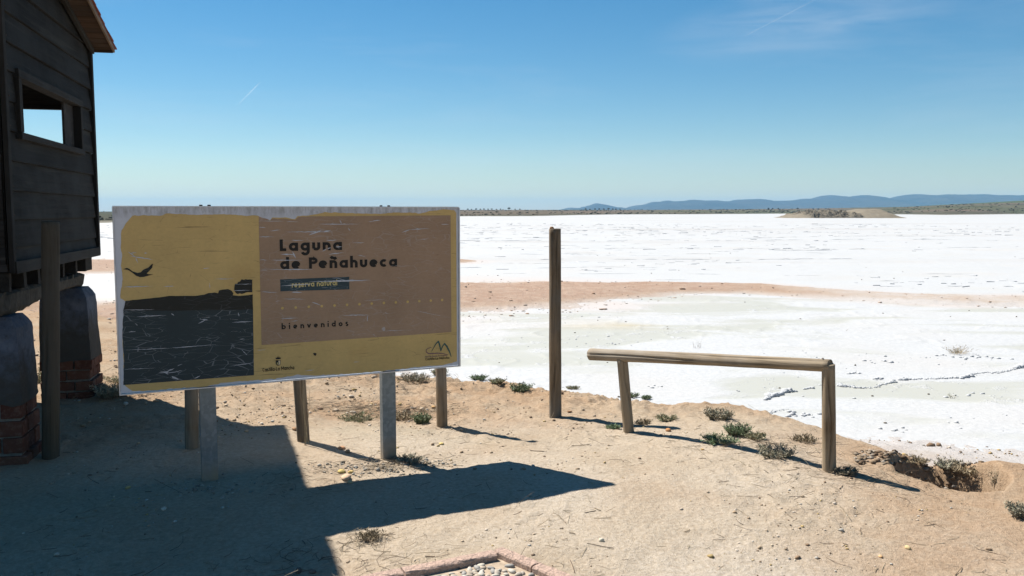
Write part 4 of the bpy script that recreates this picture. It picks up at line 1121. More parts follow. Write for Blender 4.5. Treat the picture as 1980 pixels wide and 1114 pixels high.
# lake-side wall with its viewing slot, near wall, back wall
SL0, SL1 = -0.214, -3.8
for i in range(0, 10):
    a, b = seams[i] + gap, min(seams[i + 1] - gap, ROOF0 - 0.01)
    if b - a < 0.04: continue
    sp_ = [(-HW + 0.03, -0.005)]
    if a < WZ1 + 0.02 and b > WZ0 - 0.03: sp_ = [(-HW + 0.03, SL1), (SL0, -0.005)]
    if b <= 2.2: sp_ = [(-HW + 0.03, -0.005)]
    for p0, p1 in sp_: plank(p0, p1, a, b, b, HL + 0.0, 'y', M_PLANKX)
for i in range(len(seams) - 1):
    a, b = seams[i] + gap, min(seams[i + 1] - gap, roof_z(0) - 0.02)
    if b - a < 0.04: continue
    # near wall with an open doorway a little in from the corner
    sp_ = [(-HW + 0.03, -1.25), (-0.38, -0.03)] if b < 3.35 else [(-HW + 0.03, -0.03)]
    for p0, p1 in sp_:
        o = plank(p0, p1, a, b, b, th, 'y', M_PLANKX)
    e = HL - 0.03
    if a + 0.02 > roof_z(e): e = HL - (a + 0.02 - ROOF0) / SLOPE
    if e > 0.15: plank(0.03, e, a, min(b, roof_z(0.03) - 0.01), min(b, roof_z(e) - 0.01), -HW + th)
# unseen boarding added inside, below and above the openings, to stop sun leaks
box_obj('light_stop_board', (-0.05, -0.034, 0.08, HL - 0.08, HB + 0.06, WZ0 - 0.05), M_PLANK, hut)
box_obj('light_stop_board', (-0.05, -0.034, 0.08, HL - 0.08, WZ1 + 0.06, ROOF0 - 0.02), M_PLANK, hut)
box_obj('light_stop_board', (-HW + 0.08, -0.08, HL - 0.05, HL - 0.034, HB + 0.06, WZ0 - 0.06), M_PLANKX, hut)
box_obj('light_stop_board', (-HW + 0.08, -0.08, HL - 0.05, HL - 0.034, WZ1 + 0.065, ROOF0 - 0.02), M_PLANKX, hut)
# head of the slot, corner posts and trims
box_obj('lintel', (SL1, SL0, HL - 0.055, HL + 0.004, WZ1 + 0.02, WZ1 + 0.06), M_PLANKX, hut)
for x_, y_, zt in ((-0.045, 0.045, roof_z(0) - 0.03), (-0.045, HL - 0.045, ROOF0 - 0.01), (-HW + 0.045, 0.045, roof_z(0) - 0.03), (-HW + 0.045, HL - 0.045, ROOF0 - 0.01)):
    box_obj('corner_post', (x_ - 0.022, x_ + 0.021, y_ - 0.022, y_ + 0.021, HB, zt), M_TRIMZ, hut)
box_obj('corner_trim', (-0.004, 0.026, HL - 0.028, HL + 0.028, HB - 0.005, ROOF0 + 0.005), M_TRIMZ, hut, 0.003)
box_obj('corner_trim', (-0.004, 0.026, -0.028, 0.03, HB - 0.005, roof_z(0) - 0.01), M_TRIMZ, hut, 0.003)
box_obj('door_jamb', (-0.42, -0.36, -0.03, 0.05, HB, 3.33), M_TRIMZ, hut, 0.003)
box_obj('door_jamb', (-1.27, -1.21, -0.03, 0.05, HB, 3.33), M_TRIMZ, hut, 0.003)
box_obj('porch_post', (-0.255, -0.165, -0.34, -0.25, 1.10, roof_z(-0.3) - 0.005), mat_wood('porch_post_wood', (0.20, 0.12, 0.07), (0.09, 0.055, 0.035), 'Z', None, False), hut, 0.004)
box_obj('sill_board', (0.012, 0.034, 0.0, HL - 0.03, HB - 0.01, 1.325), M_TRIM, hut, 0.003, 0.002)
# window surround
for nm, b in (('window_head', (-0.05, 0.032, W0 - 0.075, W1 + 0.075, WZ1, WZ1 + 0.058)), ('window_sill', (-0.05, 0.036, W0 - 0.075, W1 + 0.075, WZ0 - 0.048, WZ0)), ('window_jamb', (-0.05, 0.030, W0 - 0.07, W0, WZ0 + 0.001, WZ1 - 0.001)), ('window_jamb', (-0.05, 0.030, W1, W1 + 0.06, WZ0 + 0.001, WZ1 - 0.001))):
    box_obj(nm, b, M_TRIMZ if 'jamb' in nm else M_TRIM, hut, 0.004, 0.002)
box_obj('shutter', (-0.052, -0.034, W1 - 0.30, W1 + 0.05, WZ0 - 0.04, WZ1 + 0.05), M_PLANKX, hut)
# verge trim lying along the sloping top of the wall
def slope_box(name, x0, x1, u0, u1, dz0, dz1, mat, parent=hut, bev=0.0):
    v = [(x0, u0, roof_z(u0) + dz0), (x1, u0, roof_z(u0) + dz0), (x1, u1, roof_z(u1) + dz0), (x0, u1, roof_z(u1) + dz0), (x0, u0, roof_z(u0) + dz1), (x1, u0, roof_z(u0) + dz1), (x1, u1, roof_z(u1) + dz1), (x0, u1, roof_z(u1) + dz1)]
    f = [(0, 3, 2, 1), (4, 5, 6, 7), (0, 1, 5, 4), (1, 2, 6, 5), (2, 3, 7, 6), (3, 0, 4, 7)]
    o = add(name, mk(name, v, f, mat), parent)
    if bev:
        m = o.modifiers.new('bevel', 'BEVEL'); m.width = bev; m.segments = 1
    return o
slope_box('verge_trim', 0.012, 0.045, -0.1, HL + 0.005, -0.05, -0.002, M_TRIM, hut, 0.003)
RU0, RU1, RX0, RX1 = -0.10, HL + 0.035, -HW - 0.2, 0.19
u_ = RU0
k = 0
while u_ < RU1 - 0.01:
    w_ = min(random.uniform(0.088, 0.104), RU1 - u_)
    dz = random.uniform(0.0, 0.003)
    slope_box('roof_board', RX0, RX1 + random.uniform(-0.004, 0.004), u_, u_ + w_ - 0.004, 0.001 + dz, 0.020 + dz, M_SOFF, hut, 0.002)
    u_ += w_
slope_box('verge_board', RX1 + 0.006, RX1 + 0.022, RU0, RU1, -0.018, 0.026, mat_wood('verge_board_wood', (0.20, 0.15, 0.11), (0.10, 0.07, 0.05), 'Y', None, False), hut, 0.002)
box_obj('eave_board', (RX0, RX1 + 0.004, RU1 + 0.002, RU1 + 0.016, roof_z(RU1) - 0.02, roof_z(RU1) + 0.026), M_SOFF, hut, 0.002)
n_c = 16
for i in range(n_c):
    a = RU0 - 0.02 + (RU1 + 0.05 - RU0) * i / n_c; b = RU0 - 0.02 + (RU1 + 0.05 - RU0) * (i + 1) / n_c
    xo = RX1 + 0.030 + random.uniform(-0.004, 0.006)
    v = []
    for (uu, d0, d1) in ((a, 0.0265, 0.030), (b + 0.03, 0.034, 0.042)):
        zz = roof_z(uu); v += [(RX0 - 0.02, uu, zz + d0), (xo, uu, zz + d0), (xo, uu, zz + d1 + 0.004), (RX0 - 0.02, uu, zz + d1 + 0.004)]
    f = [(0, 1, 2, 3), (7, 6, 5, 4), (0, 4, 5, 1), (1, 5, 6, 2), (2, 6, 7, 3), (3, 7, 4, 0)]
    add('shingle_course', mk('shingle_course', [(p[0], p[1], p[2] + 0.001 * (i % 2)) for p in v], f, M_FELT), hut)
for zz_ in [q_ for q_ in seams if q_ < 3.0]:
    for uu_ in (0.10, HL - 0.09):
        if abs(zz_ - 1.3) > 0.05: nail(hut, (0.006, uu_ + random.uniform(-0.01, 0.01), zz_ + 0.035 + random.uniform(-0.006, 0.006)), 0.005, 'x')
# floor, joists, bearer
box_obj('floor', (-HW + 0.03, -0.024, 0.0, HL - 0.024, HB + 0.002, HB + 0.05), M_PLANKX, hut)
for ju in (0.02, 0.36, 0.70, 1.05, 1.42, 1.80, 2.12):
    box_obj('joist', (-HW + 0.1, -0.03 + random.uniform(-0.02, 0.01), ju, ju + 0.06, 1.125, HB - 0.002), M_TRIM, hut, 0.004, 0.003)
box_obj('joist', (-HW + 0.1, -0.04, 2.26, HL - 0.04, 1.12, HB - 0.002), M_TRIM, hut, 0.004, 0.002)
def rough_prism(name, y0, y1, zc, xs, mat, parent, n=26, seed=3):
    g = np.random.default_rng(seed); V, F = [], []
    S_ = 10
    for i in range(n + 1):
        t_ = i / n; yy = y0 + (y1 - y0) * t_
        hh = 0.075 * (1 + 0.25 * math.sin(5 * t_ + 1)); ww = xs * (1 + 0.12 * math.sin(7 * t_))
        for s in range(S_):
            a = 2 * math.pi * s / S_ + 0.3
            cx_, cz_ = math.copysign(abs(math.cos(a)) ** 0.5, math.cos(a)), math.copysign(abs(math.sin(a)) ** 0.5, math.sin(a))
            j = g.uniform(0.88, 1.1)
            V.append((-0.16 + cx_ * ww * j, yy, min(zc + cz_ * hh * j, 1.122)))
    for i in range(n):
        for s in range(S_): F.append((i * S_ + s, (i + 1) * S_ + s, (i + 1) * S_ + (s + 1) % S_, i * S_ + (s + 1) % S_))
    F += [tuple(range(S_)), tuple(range((n + 1) * S_ - 1, n * S_ - 1, -1))]
    return add(name, mk(name, V, F, mat, False), parent)
rough_prism('bearer', -0.12, 2.12, 1.055, 0.11, M_BEAM, hut)

# brick piers: rendered and whitewashed above, bare brick below
def mat_plaster():
    t = NT('limewash', 0.95, 0.1)
    p = t.coord('Object'); z = t.sepz(p)['Z']
    n = t.noise(p, 7, 6, 0.7); n2 = t.noise(p, 30, 4, 0.7)
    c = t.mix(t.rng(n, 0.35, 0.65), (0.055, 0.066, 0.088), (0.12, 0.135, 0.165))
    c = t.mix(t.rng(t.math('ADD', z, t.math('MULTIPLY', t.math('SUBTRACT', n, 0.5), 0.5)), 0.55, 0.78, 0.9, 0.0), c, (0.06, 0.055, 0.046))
    c = t.mix(t.rng(n2, 0.55, 0.72, 0, 0.85), c, (0.06, 0.055, 0.05))
    t.bump(n2, 0.6, 0.01)
    return t.col(c)
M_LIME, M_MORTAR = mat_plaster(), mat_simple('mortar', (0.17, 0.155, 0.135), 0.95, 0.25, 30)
def mat_brick():
    t = NT('brick', 0.92, 0.1)
    n = t.noise(t.coord('Object'), 25, 5, 0.7)
    c = t.mix(t.rand(), (0.085, 0.034, 0.024), (0.125, 0.056, 0.036))
    c = t.mix(t.rng(n, 0.5, 0.75, 0, 0.7), c, (0.20, 0.13, 0.10))
    t.bump(n, 0.5, 0.005)
    return t.col(c)
M_BRICK = mat_brick()
def pier(label, x0, x1, y0, y1, zbrick, ztop, courses, seed):
    wc = Vector((C0.x, C0.y)) + Vector((math.cos(HA), math.sin(HA))) * ((x0 + x1) / 2) + Vector((-math.sin(HA), math.cos(HA))) * ((y0 + y1) / 2)
    gz_ = gz(wc.x, wc.y)
    p = props(empty('brick_pier', (wc.x, wc.y, gz_), HA), label, 'pier', 'brick piers under the bird hide')
    hx, hy = (x1 - x0) / 2, (y1 - y0) / 2
    g = np.random.default_rng(seed)
    zb, zt = zbrick - gz_, ztop - gz_
    # render coat: subdivided block, worn round at the top, ragged lower edge
    V, F = [], []
    ring = []
    N = 7
    for sx, sy, ex, ey in ((-1, -1, 1, -1), (1, -1, 1, 1), (1, 1, -1, 1), (-1, 1, -1, -1)):
        for i in range(N): ring.append((sx + (ex - sx) * i / N, sy + (ey - sy) * i / N))
    rows = 16; m = len(ring)
    for j in range(rows + 1):
        t_ = j / rows; zz = zb + (zt - zb) * t_
        ins = 1 - 0.10 * t_ - (0.22 * max(0, (t_ - 0.86) / 0.14) ** 1.3)
        for i, (a, b) in enumerate(ring):
            rnd = 1 - 0.012 * (abs(a * b)) ** 4
            w_ = 1 + g.uniform(-0.012, 0.012) + 0.035 * float(fbm(np.array([i * 0.35 + seed]), np.array([j * 0.4]), 1.0, 3)[0])
            V.append((a * hx * ins * rnd * w_ * 1.02, b * hy * ins * rnd * w_ * 1.02, zz + (0.05 * float(fbm(np.array([i * 0.5 + seed * 3]), np.array([0.5]), 1.0, 3)[0]) if j == 0 else 0)))
    for j in range(rows):
        for i in range(m): F.append((j * m + i, j * m + (i + 1) % m, (j + 1) * m + (i + 1) % m, (j + 1) * m + i))
    F += [tuple(range(rows * m, rows * m + m)), tuple(range(m - 1, -1, -1))]
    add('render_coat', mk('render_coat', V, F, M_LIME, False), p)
    box_obj('mortar_core', (-hx + 0.02, hx - 0.02, -hy + 0.02, hy - 0.02, -0.15, zb + 0.1), M_MORTAR, p)
    ch = (zb + 0.02 + 0.04) / courses
    for c in range(courses):
        z0 = -0.04 + c * ch; z1 = z0 + ch - 0.014
        ex = g.uniform(-0.012, 0.012) + (0.012 if c == 0 else 0)
        nb = 2 if c % 2 == 0 else 3
        cuts = np.linspace(-1, 1, nb + 1)
        def br(a0, a1, b0, b1):
            box_obj('brick', (a0, a1, b0, b1, z0 + g.uniform(-0.003, 0.003), z1 + g.uniform(-0.003, 0.003)), M_BRICK, p, 0.006, 0.004)
        for q in range(nb):     # front and back rows
            a0, a1 = cuts[q] * hx + 0.006, cuts[q + 1] * hx - 0.006
            if q == 0: a0 = -hx
            if q == nb - 1: a1 = hx + ex
            br(a0, a1, -hy - ex * 0.5, -hy + 0.11); br(a0, a1, hy - 0.11, hy)
        mid_ = (-hy + 0.122, hy - 0.122)
        if mid_[1] - mid_[0] > 0.05:
            br(hx - 0.11, hx + ex, *mid_); br(-hx, -hx + 0.11, *mid_)
    return p
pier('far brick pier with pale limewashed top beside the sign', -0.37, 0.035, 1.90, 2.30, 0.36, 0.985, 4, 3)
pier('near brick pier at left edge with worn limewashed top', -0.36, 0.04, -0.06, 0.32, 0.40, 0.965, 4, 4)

# ================================================================== PLANTER EDGE
M_KERB = mat_simple('pink_concrete', (0.44, 0.315, 0.25), 0.95, 0.28, 60, 0.1, 0, 1.0, 0.02)
kc, kl, kr = hit(972, 1079), hit(775, 1120), hit(1066, 1120)
kerb = props(empty('planter_border', (kc.x, kc.y, kc.z)), 'pinkish concrete edging stones round a pebble bed', 'kerb')
def kerb_stone(a, b):
    d = (b - a); L = d.length; d.normalize(); q = math.atan2(d.y, d.x)
    h, w, e = 0.038, 0.034, 0.014
    prof = [(-w, -0.12), (w, -0.12), (w, h - e * 0.6), (w - e * 0.4, h - e * 0.12), (w - e, h), (-w + e, h), (-w + e * 0.4, h - e * 0.12), (-w, h - e * 0.6)]
    v, f = [], []
    n = 14
    for i in range(n + 1):
        t_ = i / n
        for (a_, b_) in prof:
            v.append((L * t_, a_ + random.uniform(-0.0015, 0.0015), b_ + random.uniform(-0.0025, 0.002)))
    m = len(prof)
    for i in range(n):
        for s in range(m): f.append((i * m + s, (i + 1) * m + s, (i + 1) * m + (s + 1) % m, i * m + (s + 1) % m)[::-1])
    f += [tuple(range(m)), tuple(range((n + 1) * m - 1, n * m - 1, -1))]
    o = add('edging_stone', mk('edging_stone', v, [t_[::-1] for t_ in f], M_KERB), kerb)
    o.location = a - kerb.location; o.rotation_euler = (0, 0, q)
dl, drr = Vector((kl.x - kc.x, kl.y - kc.y, 0)).normalized(), Vector((kr.x - kc.x, kr.y - kc.y, 0)).normalized()
base = Vector((kc.x, kc.y, kc.z))
kerb_stone(base + dl * 0.045, base + dl * 0.50); kerb_stone(base + dl * 0.508, base + dl * 1.0)
kerb_stone(base + drr * -0.03, base + drr * 0.225); kerb_stone(base + drr * 0.233, base + drr * 0.73)
# bed of river pebbles inside the edging
g = np.random.default_rng(9)
peb = []
tries = 0
v0, f0 = ico()
M_PEB = [mat_simple('river_pebble_%d' % i, c_, 0.75, 0.25, 30, 0.3) for i, c_ in enumerate([(0.42, 0.38, 0.31), (0.33, 0.275, 0.21), (0.26, 0.245, 0.22), (0.46, 0.42, 0.35), (0.36, 0.31, 0.25)])]
def rock_mesh(name, sx, sy, sz, seed, mat, sub=1):
    gg = np.random.default_rng(seed)
    import bmesh
    bm = bmesh.new(); bmesh.ops.create_icosphere(bm, subdivisions=sub + 1, radius=1.0)
    ph = gg.uniform(0, 6, 3)
    for v in bm.verts:
        c = v.co
        k_ = 1 + 0.13 * math.sin(2.3 * c.x + ph[0]) + 0.12 * math.sin(2.7 * c.y + ph[1]) + 0.10 * math.sin(3.1 * c.z + ph[2]) + gg.uniform(-0.05, 0.05)
        v.co = Vector((c.x * sx * k_, c.y * sy * k_, c.z * sz * k_))
    me = bpy.data.meshes.new(name); bm.to_mesh(me); bm.free()
    me.polygons.foreach_set('use_smooth', [True] * len(me.polygons)); me.materials.append(mat)
    return me
pm = [rock_mesh('pebble', 0.018, 0.013, 0.009, 40 + i, M_PEB[i]) for i in range(5)]
while len(peb) < 150 and tries < 4000:
    tries += 1
    a, b = g.uniform(0.06, 0.6), g.uniform(0.06, 0.45)
    q = base + dl * a + drr * b
    if all((q.x - o[0]) ** 2 + (q.y - o[1]) ** 2 > 0.017 ** 2 for o in peb): peb.append((q.x, q.y))
bed_v = [(base + dl * a + drr * b + Vector((0, 0, 0.006))) for a, b in ((0.03, 0.03), (0.95, 0.03), (0.95, 0.7), (0.03, 0.7))]
bed = add('pebble_bed', mk('pebble_bed', bed_v, [(0, 1, 2, 3)], mat_simple('bed_soil', (0.33, 0.26, 0.19), 0.95, 0.3, 40)), None)
bed.data.update()
if bed.data.polygons[0].normal.z < 0: bed.data.flip_normals()
props(bed, 'brown soil of the pebble bed inside the edging', kind='structure')
for i, (a, b) in enumerate(peb):
    o = add('pebble', pm[i % 5]); o.location = (a, b, base.z + 0.0 + 0.008); o.rotation_euler = (g.uniform(-0.3, 0.3), g.uniform(-0.3, 0.3), g.uniform(0, 6.28)); s_ = g.uniform(0.75, 1.35); o.scale = (s_, s_, s_)
    props(o, 'pale rounded pebble lying inside the pinkish concrete edging', 'pebble', 'pebbles inside the concrete edging')

# ================================================================== SINGLE STONES
def stone(px, py, w, c, label, seed, flat=0.6, z=None, loc=None):
    p = loc or hit(px, py)
    o = add('stone', rock_mesh('stone', w, w * 0.75, w * flat, seed, mat_simple('stone_%d' % seed, c, 0.9, 0.2, 40, 0.15, 0, 0.5, 0.005)))
    o.location = (p.x, p.y, (gz(p.x, p.y) if loc is None else p.z) + w * flat * 0.55); o.rotation_euler = (0, 0, seed * 1.3)
    return props(o, label, 'stone', 'single stones')
stone(0, 0, 0.022, (0.22, 0.12, 0.06), 'small brown stone balanced on top of the tall post', 61, 0.6, loc=tall_top + Vector((-0.028, -0.01, 0.0)))
stone(1293, 836, 0.026, (0.42, 0.21, 0.09), 'rusty orange stone right of the left rail post', 62)
stone(1359, 870, 0.012, (0.48, 0.31, 0.13), 'small ochre stone on the shadow of the rail', 63)
stone(668, 929, 0.040, (0.50, 0.35, 0.23), 'largest rounded pinkish stone in cluster left of sign leg', 64, 0.5)
stone(661, 915, 0.026, (0.50, 0.38, 0.14), 'yellow stone behind the largest stone of the cluster', 65)
stone(679, 916, 0.020, (0.46, 0.33, 0.12), 'small yellow stone, rearmost right in the cluster', 66)
stone(677, 935, 0.023, (0.47, 0.33, 0.19), 'flat tan stone in front of the largest cluster stone', 67, 0.4)
stone(662, 868, 0.032, (0.40, 0.22, 0.12), 'flat reddish stone beside the leaning post shadow', 68, 0.4)
stone(672, 876, 0.024, (0.24, 0.17, 0.11), 'dark brown stone just in front of the flat reddish one', 69)
stone(853, 861, 0.020, (0.56, 0.42, 0.17), 'flat yellow stone lying in front of the short post', 70, 0.5)
stone(837, 861, 0.016, (0.25, 0.18, 0.12), 'dark stone just left of the flat yellow stone', 71)
stone(838, 791, 0.022, (0.42, 0.26, 0.12), 'brown stone left of the short post behind the sign', 72)
stone(789, 801, 0.022, (0.20, 0.14, 0.09), 'dark brown stone in dry litter behind the sign leg', 73)
stone(1755, 1063, 0.018, (0.50, 0.38, 0.20), 'tan pebble alone on the bare right foreground', 74)
stone(1163, 1048, 0.015, (0.62, 0.55, 0.42), 'pale pebble alone right of the concrete edging', 75)
stone(1702, 1078, 0.016, (0.50, 0.31, 0.16), 'flat orange pebble left of the tan pebble', 76, 0.4)
stone(1912, 1062, 0.014, (0.20, 0.14, 0.09), 'dark pebble near the right edge of the foreground', 77)
stone(620, 792, 0.03, (0.27, 0.18, 0.12), 'dark red stone right of the leaning wooden post', 78, 0.45)
stone(570, 834, 0.026, (0.30, 0.18, 0.10), 'brown stone touching left foot of the leaning post', 79, 0.5)
stone(1076, 798, 0.022, (0.34, 0.19, 0.10), 'flat reddish stone right behind the tall post', 80, 0.4, loc=hit(1101, 797))
stone(577, 1104, 0.02, (0.12, 0.10, 0.08), 'dark stone at bottom edge near the hut shadow corner', 81)
stone(603, 1107, 0.018, (0.14, 0.11, 0.09), 'second dark stone at bottom edge beside the edging', 82)

# ================================================================== PLANTS
def plant(name, px, py, w, h, n, col, label, seed, dry=0.0, leafw=0.006, leafl=0.022, cat='shrub', group='low shrubs on the bank', upright=0.5, z=None, leaves=10, woody=(0.20, 0.15, 0.10)):
    g = np.random.default_rng(seed)
    p = hit(px, py)
    zz = max(gz(p.x, p.y), LAG) if z is None else z
    root = props(empty(name, (p.x, p.y, zz)), label, cat, group)
    SV, SF, LV, LF, LC, SC = [], [], [], [], [], []
    cols = np.array(col)
    for i in range(n):
        a = g.uniform(0, 6.283); rad = w * 0.30 * math.sqrt(g.random())
        x0, y0 = rad * math.cos(a), rad * math.sin(a) * 0.8
        a2 = a + g.normal(0, 0.7)
        L = h * g.uniform(0.55, 1.15)
        out = w * 0.5 * g.uniform(0.2, 1.0) * (1 - upright * 0.6)
        pts = []
        for k in range(5):
            t_ = k / 4
            pts.append(Vector((x0 + math.cos(a2) * out * t_ ** 1.2 + g.normal(0, 0.05) * h * t_, y0 + math.sin(a2) * out * t_ ** 1.2 + g.normal(0, 0.05) * h * t_, L * t_ * (1 - 0.18 * t_ * (out / max(w, 1e-3))) - 0.006)))
        b = len(SV); r0 = 0.0016 + 0.004 * h
        sh = g.uniform(0.7, 1.2)
        for k, q in enumerate(pts):
            rr = r0 * (1 - 0.75 * k / 4)
            for s in range(3): SV.append((q.x + rr * math.cos(2.094 * s), q.y + rr * math.sin(2.094 * s), q.z)); SC.append(np.array(woody) * sh)
        for k in range(4):
            for s in range(3): SF.append((b + 3 * k + s, b + 3 * k + (s + 1) % 3, b + 3 * k + 3 + (s + 1) % 3, b + 3 * k + 3 + s))
        c = cols[g.integers(0, len(cols))] * g.uniform(0.7, 1.25)
        for j in range(leaves):
            t_ = g.uniform(0.15, 1.05); k = min(3, int(t_ * 4)); fr = min(1.1, t_ * 4 - k)
            q = pts[k].lerp(pts[k + 1], fr)
            la, le = g.uniform(0, 6.283), g.uniform(0.1, 1.25)
            d = Vector((math.cos(la) * math.cos(le), math.sin(la) * math.cos(le), math.sin(le)))
            s = d.cross(Vector((g.normal(), g.normal(), g.normal()))).normalized()
            ll, lw = leafl * g.uniform(0.6, 1.3), leafw * g.uniform(0.6, 1.2)
            b = len(LV)
            LV += [tuple(q), tuple(q + d * ll * 0.45 + s * lw * 0.5), tuple(q + d * ll), tuple(q + d * ll * 0.45 - s * lw * 0.5)]
            LF.append((b, b + 1, b + 2, b + 3)); LC += [c * g.uniform(0.85, 1.15)] * 4
    add('stem', mk_np('stem', np.array(SV), np.array(SF), M_STRAW, True, cols=np.array(SC)), root)
    if LV: add('foliage', mk_np('foliage', np.array(LV), np.array(LF), M_LEAF, False, cols=np.array(LC)), root)
    return root
GRN = [(0.099, 0.14, 0.07), (0.124, 0.158, 0.083), (0.166, 0.178, 0.108)]
GRY = [(0.182, 0.166, 0.12), (0.223, 0.194, 0.14), (0.124, 0.12, 0.083)]
DRY = [(0.245, 0.194, 0.122), (0.187, 0.144, 0.086), (0.144, 0.115, 0.072)]
OLV = [(0.149, 0.158, 0.091), (0.199, 0.182, 0.108), (0.24, 0.207, 0.132)]
PL = [  # px, py, width, height, stems, palette, label
    (925, 735, 0.30, 0.075, 85, GRN, 'green clump on the bank edge just right of the sign'),
    (962, 743, 0.20, 0.06, 45, OLV, 'small olive clump between two green clumps on bank edge'),
    (1006, 755, 0.24, 0.11, 80, GRN, 'bushy green clump left of the tall post'),
    (1108, 752, 0.18, 0.05, 40, OLV, 'low green sprigs just right of the tall post'),
    (1186, 828, 0.15, 0.04, 45, GRN, 'low green tuft at left foot of left rail post'),
    (1222, 768, 0.15, 0.06, 45, GRN, 'small green clump behind the left rail post'),
    (1250, 772, 0.14, 0.055, 45, GRN, 'green sprigs on bank edge right of left rail post'),
    (1244, 820, 0.15, 0.05, 40, DRY, 'dry brown tuft right of the left rail post'),
    (1290, 814, 0.20, 0.055, 45, OLV, 'sparse pale green tuft under the left half of rail'),
    (1390, 812, 0.30, 0.13, 110, GRY, 'largest dark grey shrub under the middle of the rail'),
    (1425, 843, 0.26, 0.09, 110, GRN, 'bright green cushion shrub under the rail'),
    (1388, 858, 0.24, 0.06, 60, GRN, 'low green tuft in front of the dark grey shrub'),
    (1460, 850, 0.20, 0.055, 50, OLV, 'trailing brownish shrub right of the green cushion'),
    (1500, 886, 0.26, 0.085, 90, GRY, 'grey dry shrub near the rail shadow'),
    (1556, 854, 0.24, 0.045, 70, DRY, 'flat rusty brown growth left of right rail post'),
    (1636, 916, 0.13, 0.07, 45, GRY, 'dark dry tuft at foot of the right rail post'),
    (1872, 922, 0.26, 0.10, 110, DRY, 'dry brown shrub hanging into the burrow'),
    (1835, 906, 0.22, 0.07, 80, GRY, 'grey shrub on the back rim of the burrow'),
    (1770, 900, 0.24, 0.05, 50, DRY, 'dry crust of twigs on left rim of the burrow'),
    (1922, 950, 0.08, 0.12, 8, DRY, 'few thin dry stalks right of the burrow'),
    (1975, 1002, 0.20, 0.09, 80, GRY, 'dark shrub cut by the right edge of the picture'),
    (815, 820, 0.20, 0.09, 70, GRN, 'green sprigs left of the short post behind sign'),
    (775, 812, 0.26, 0.07, 70, DRY, 'dry tangled tuft right of the right sign leg'),
    (690, 812, 0.34, 0.06, 70, OLV, 'flat dry tangle left of the right sign leg'),
    (800, 735, 0.42, 0.10, 90, GRY, 'grey shrub on bank seen under right end of sign'),
    (850, 725, 0.28, 0.11, 70, OLV, 'olive shrub behind the short post on the bank'),
    (715, 1044, 0.12, 0.06, 38, DRY, 'small dry tuft on the sunlit ground below the sign shadow'),
    (788, 893, 0.24, 0.04, 60, GRY, 'grey trodden tuft at foot of the right sign leg'),
    (215, 768, 0.34, 0.14, 100, GRY, 'dark shrub between the far pier and the sign'),
    (258, 760, 0.50, 0.12, 90, DRY, 'dry straw coloured shrub under left end of the sign'),
    (68, 740, 0.45, 0.16, 80, OLV, 'dry green shrub seen between the two brick piers'),
    (245, 740, 0.5, 0.10, 60, OLV, 'pale dry growth behind the lower left sign corner'),
]
for i, (a, b, w_, h_, n, c, lb) in enumerate(PL):
    f_ = g.uniform(1.15, 1.7)
    plant('low_shrub', a, b, w_ * g.uniform(0.75, 1.0), h_ * g.uniform(0.5, 0.8), int(n * g.uniform(0.9, 1.3)), [tuple(f_ * q for q in t_) for t_ in c], lb, 200 + i, leaves=int(g.integers(14, 24)) if c is not DRY else 9, upright=float(g.uniform(0.25, 0.7)), leafl=0.020 + 0.05 * h_, leafw=0.0055 + 0.012 * h_)
plant('tumbleweed', 1852, 683, 0.42, 0.10, 70, DRY, 'golden dry tumbleweed lying on the white salt', 301, leaves=5, upright=0.1, cat='tumbleweed', group=None, woody=(0.42, 0.31, 0.16))
plant('dead_twig', 1348, 672, 0.30, 0.12, 9, DRY, 'bare dead twig sticking out of the salt', 302, leaves=1, cat='twig', group=None, woody=(0.25, 0.20, 0.15))
plant('dead_twig', 1842, 770, 0.12, 0.06, 9, OLV, 'little dry sprig on salt below the tumbleweed', 303, leaves=3, cat='twig', group=None)
plant('dead_twig', 1640, 640, 0.10, 0.03, 4, DRY, 'tiny speck of twig on salt far right of the rail', 304, leaves=1, cat='twig', group=None)
# two dry stalks by the leaning post
plant('dry_stalk', 592, 860, 0.10, 0.52, 3, DRY, 'thin tall dry grass stalks beside the leaning post', 305, leaves=0, cat='grass', group=None, upright=0.2, woody=(0.42, 0.33, 0.20))

# straw, twigs and dry blades lying about
def litter(name, xy, length, rad, cols, g, lift=0.003, bend=0.05):
    n = len(xy); V, F, C = [], [], []
    a = g.uniform(0, math.pi, n)
    N = 4
    for i in range(n):
        L = length[i]; d = np.array([math.cos(a[i]), math.sin(a[i])]); nn = np.array([-d[1], d[0]]); bd = g.normal(0, bend) * L
        P = [xy[i] + d * L * (t_ - 0.5) + nn * bd * (1 - (2 * t_ - 1) ** 2) for t_ in np.linspace(0, 1, N)]
        P = np.array(P); zz = h_ground(P[:, 0], P[:, 1]); zz = np.maximum(zz, zz.mean()) + rad[i] * 0.6
        zz += g.uniform(0, lift) + (g.random() < 0.15) * np.linspace(0, L * 0.35, N)
        b = len(V)
        for k in range(N):
            for s in range(3):
                an = 2.094 * s + 0.5
                V.append((P[k, 0] + nn[0] * rad[i] * math.cos(an), P[k, 1] + nn[1] * rad[i] * math.cos(an), zz[k] + rad[i] * math.sin(an))); C.append(cols[i])
        for k in range(N - 1):
            for s in range(3): F.append((b + 3 * k + s, b + 3 * k + (s + 1) % 3, b + 3 * k + 3 + (s + 1) % 3, b + 3 * k + 3 + s))
    return mk_np(name, np.array(V), np.array(F), M_STRAW, False, cols=np.array(C))
g = np.random.default_rng(31)
xy = on_land(wedge(3200, 3.5, 8.5, -33, 33, 0.8, g))
xy = xy[fbm(xy[:, 0], xy[:, 1], 0.8, 3) > g.uniform(-0.4, 0.3, len(xy))]
n = len(xy)
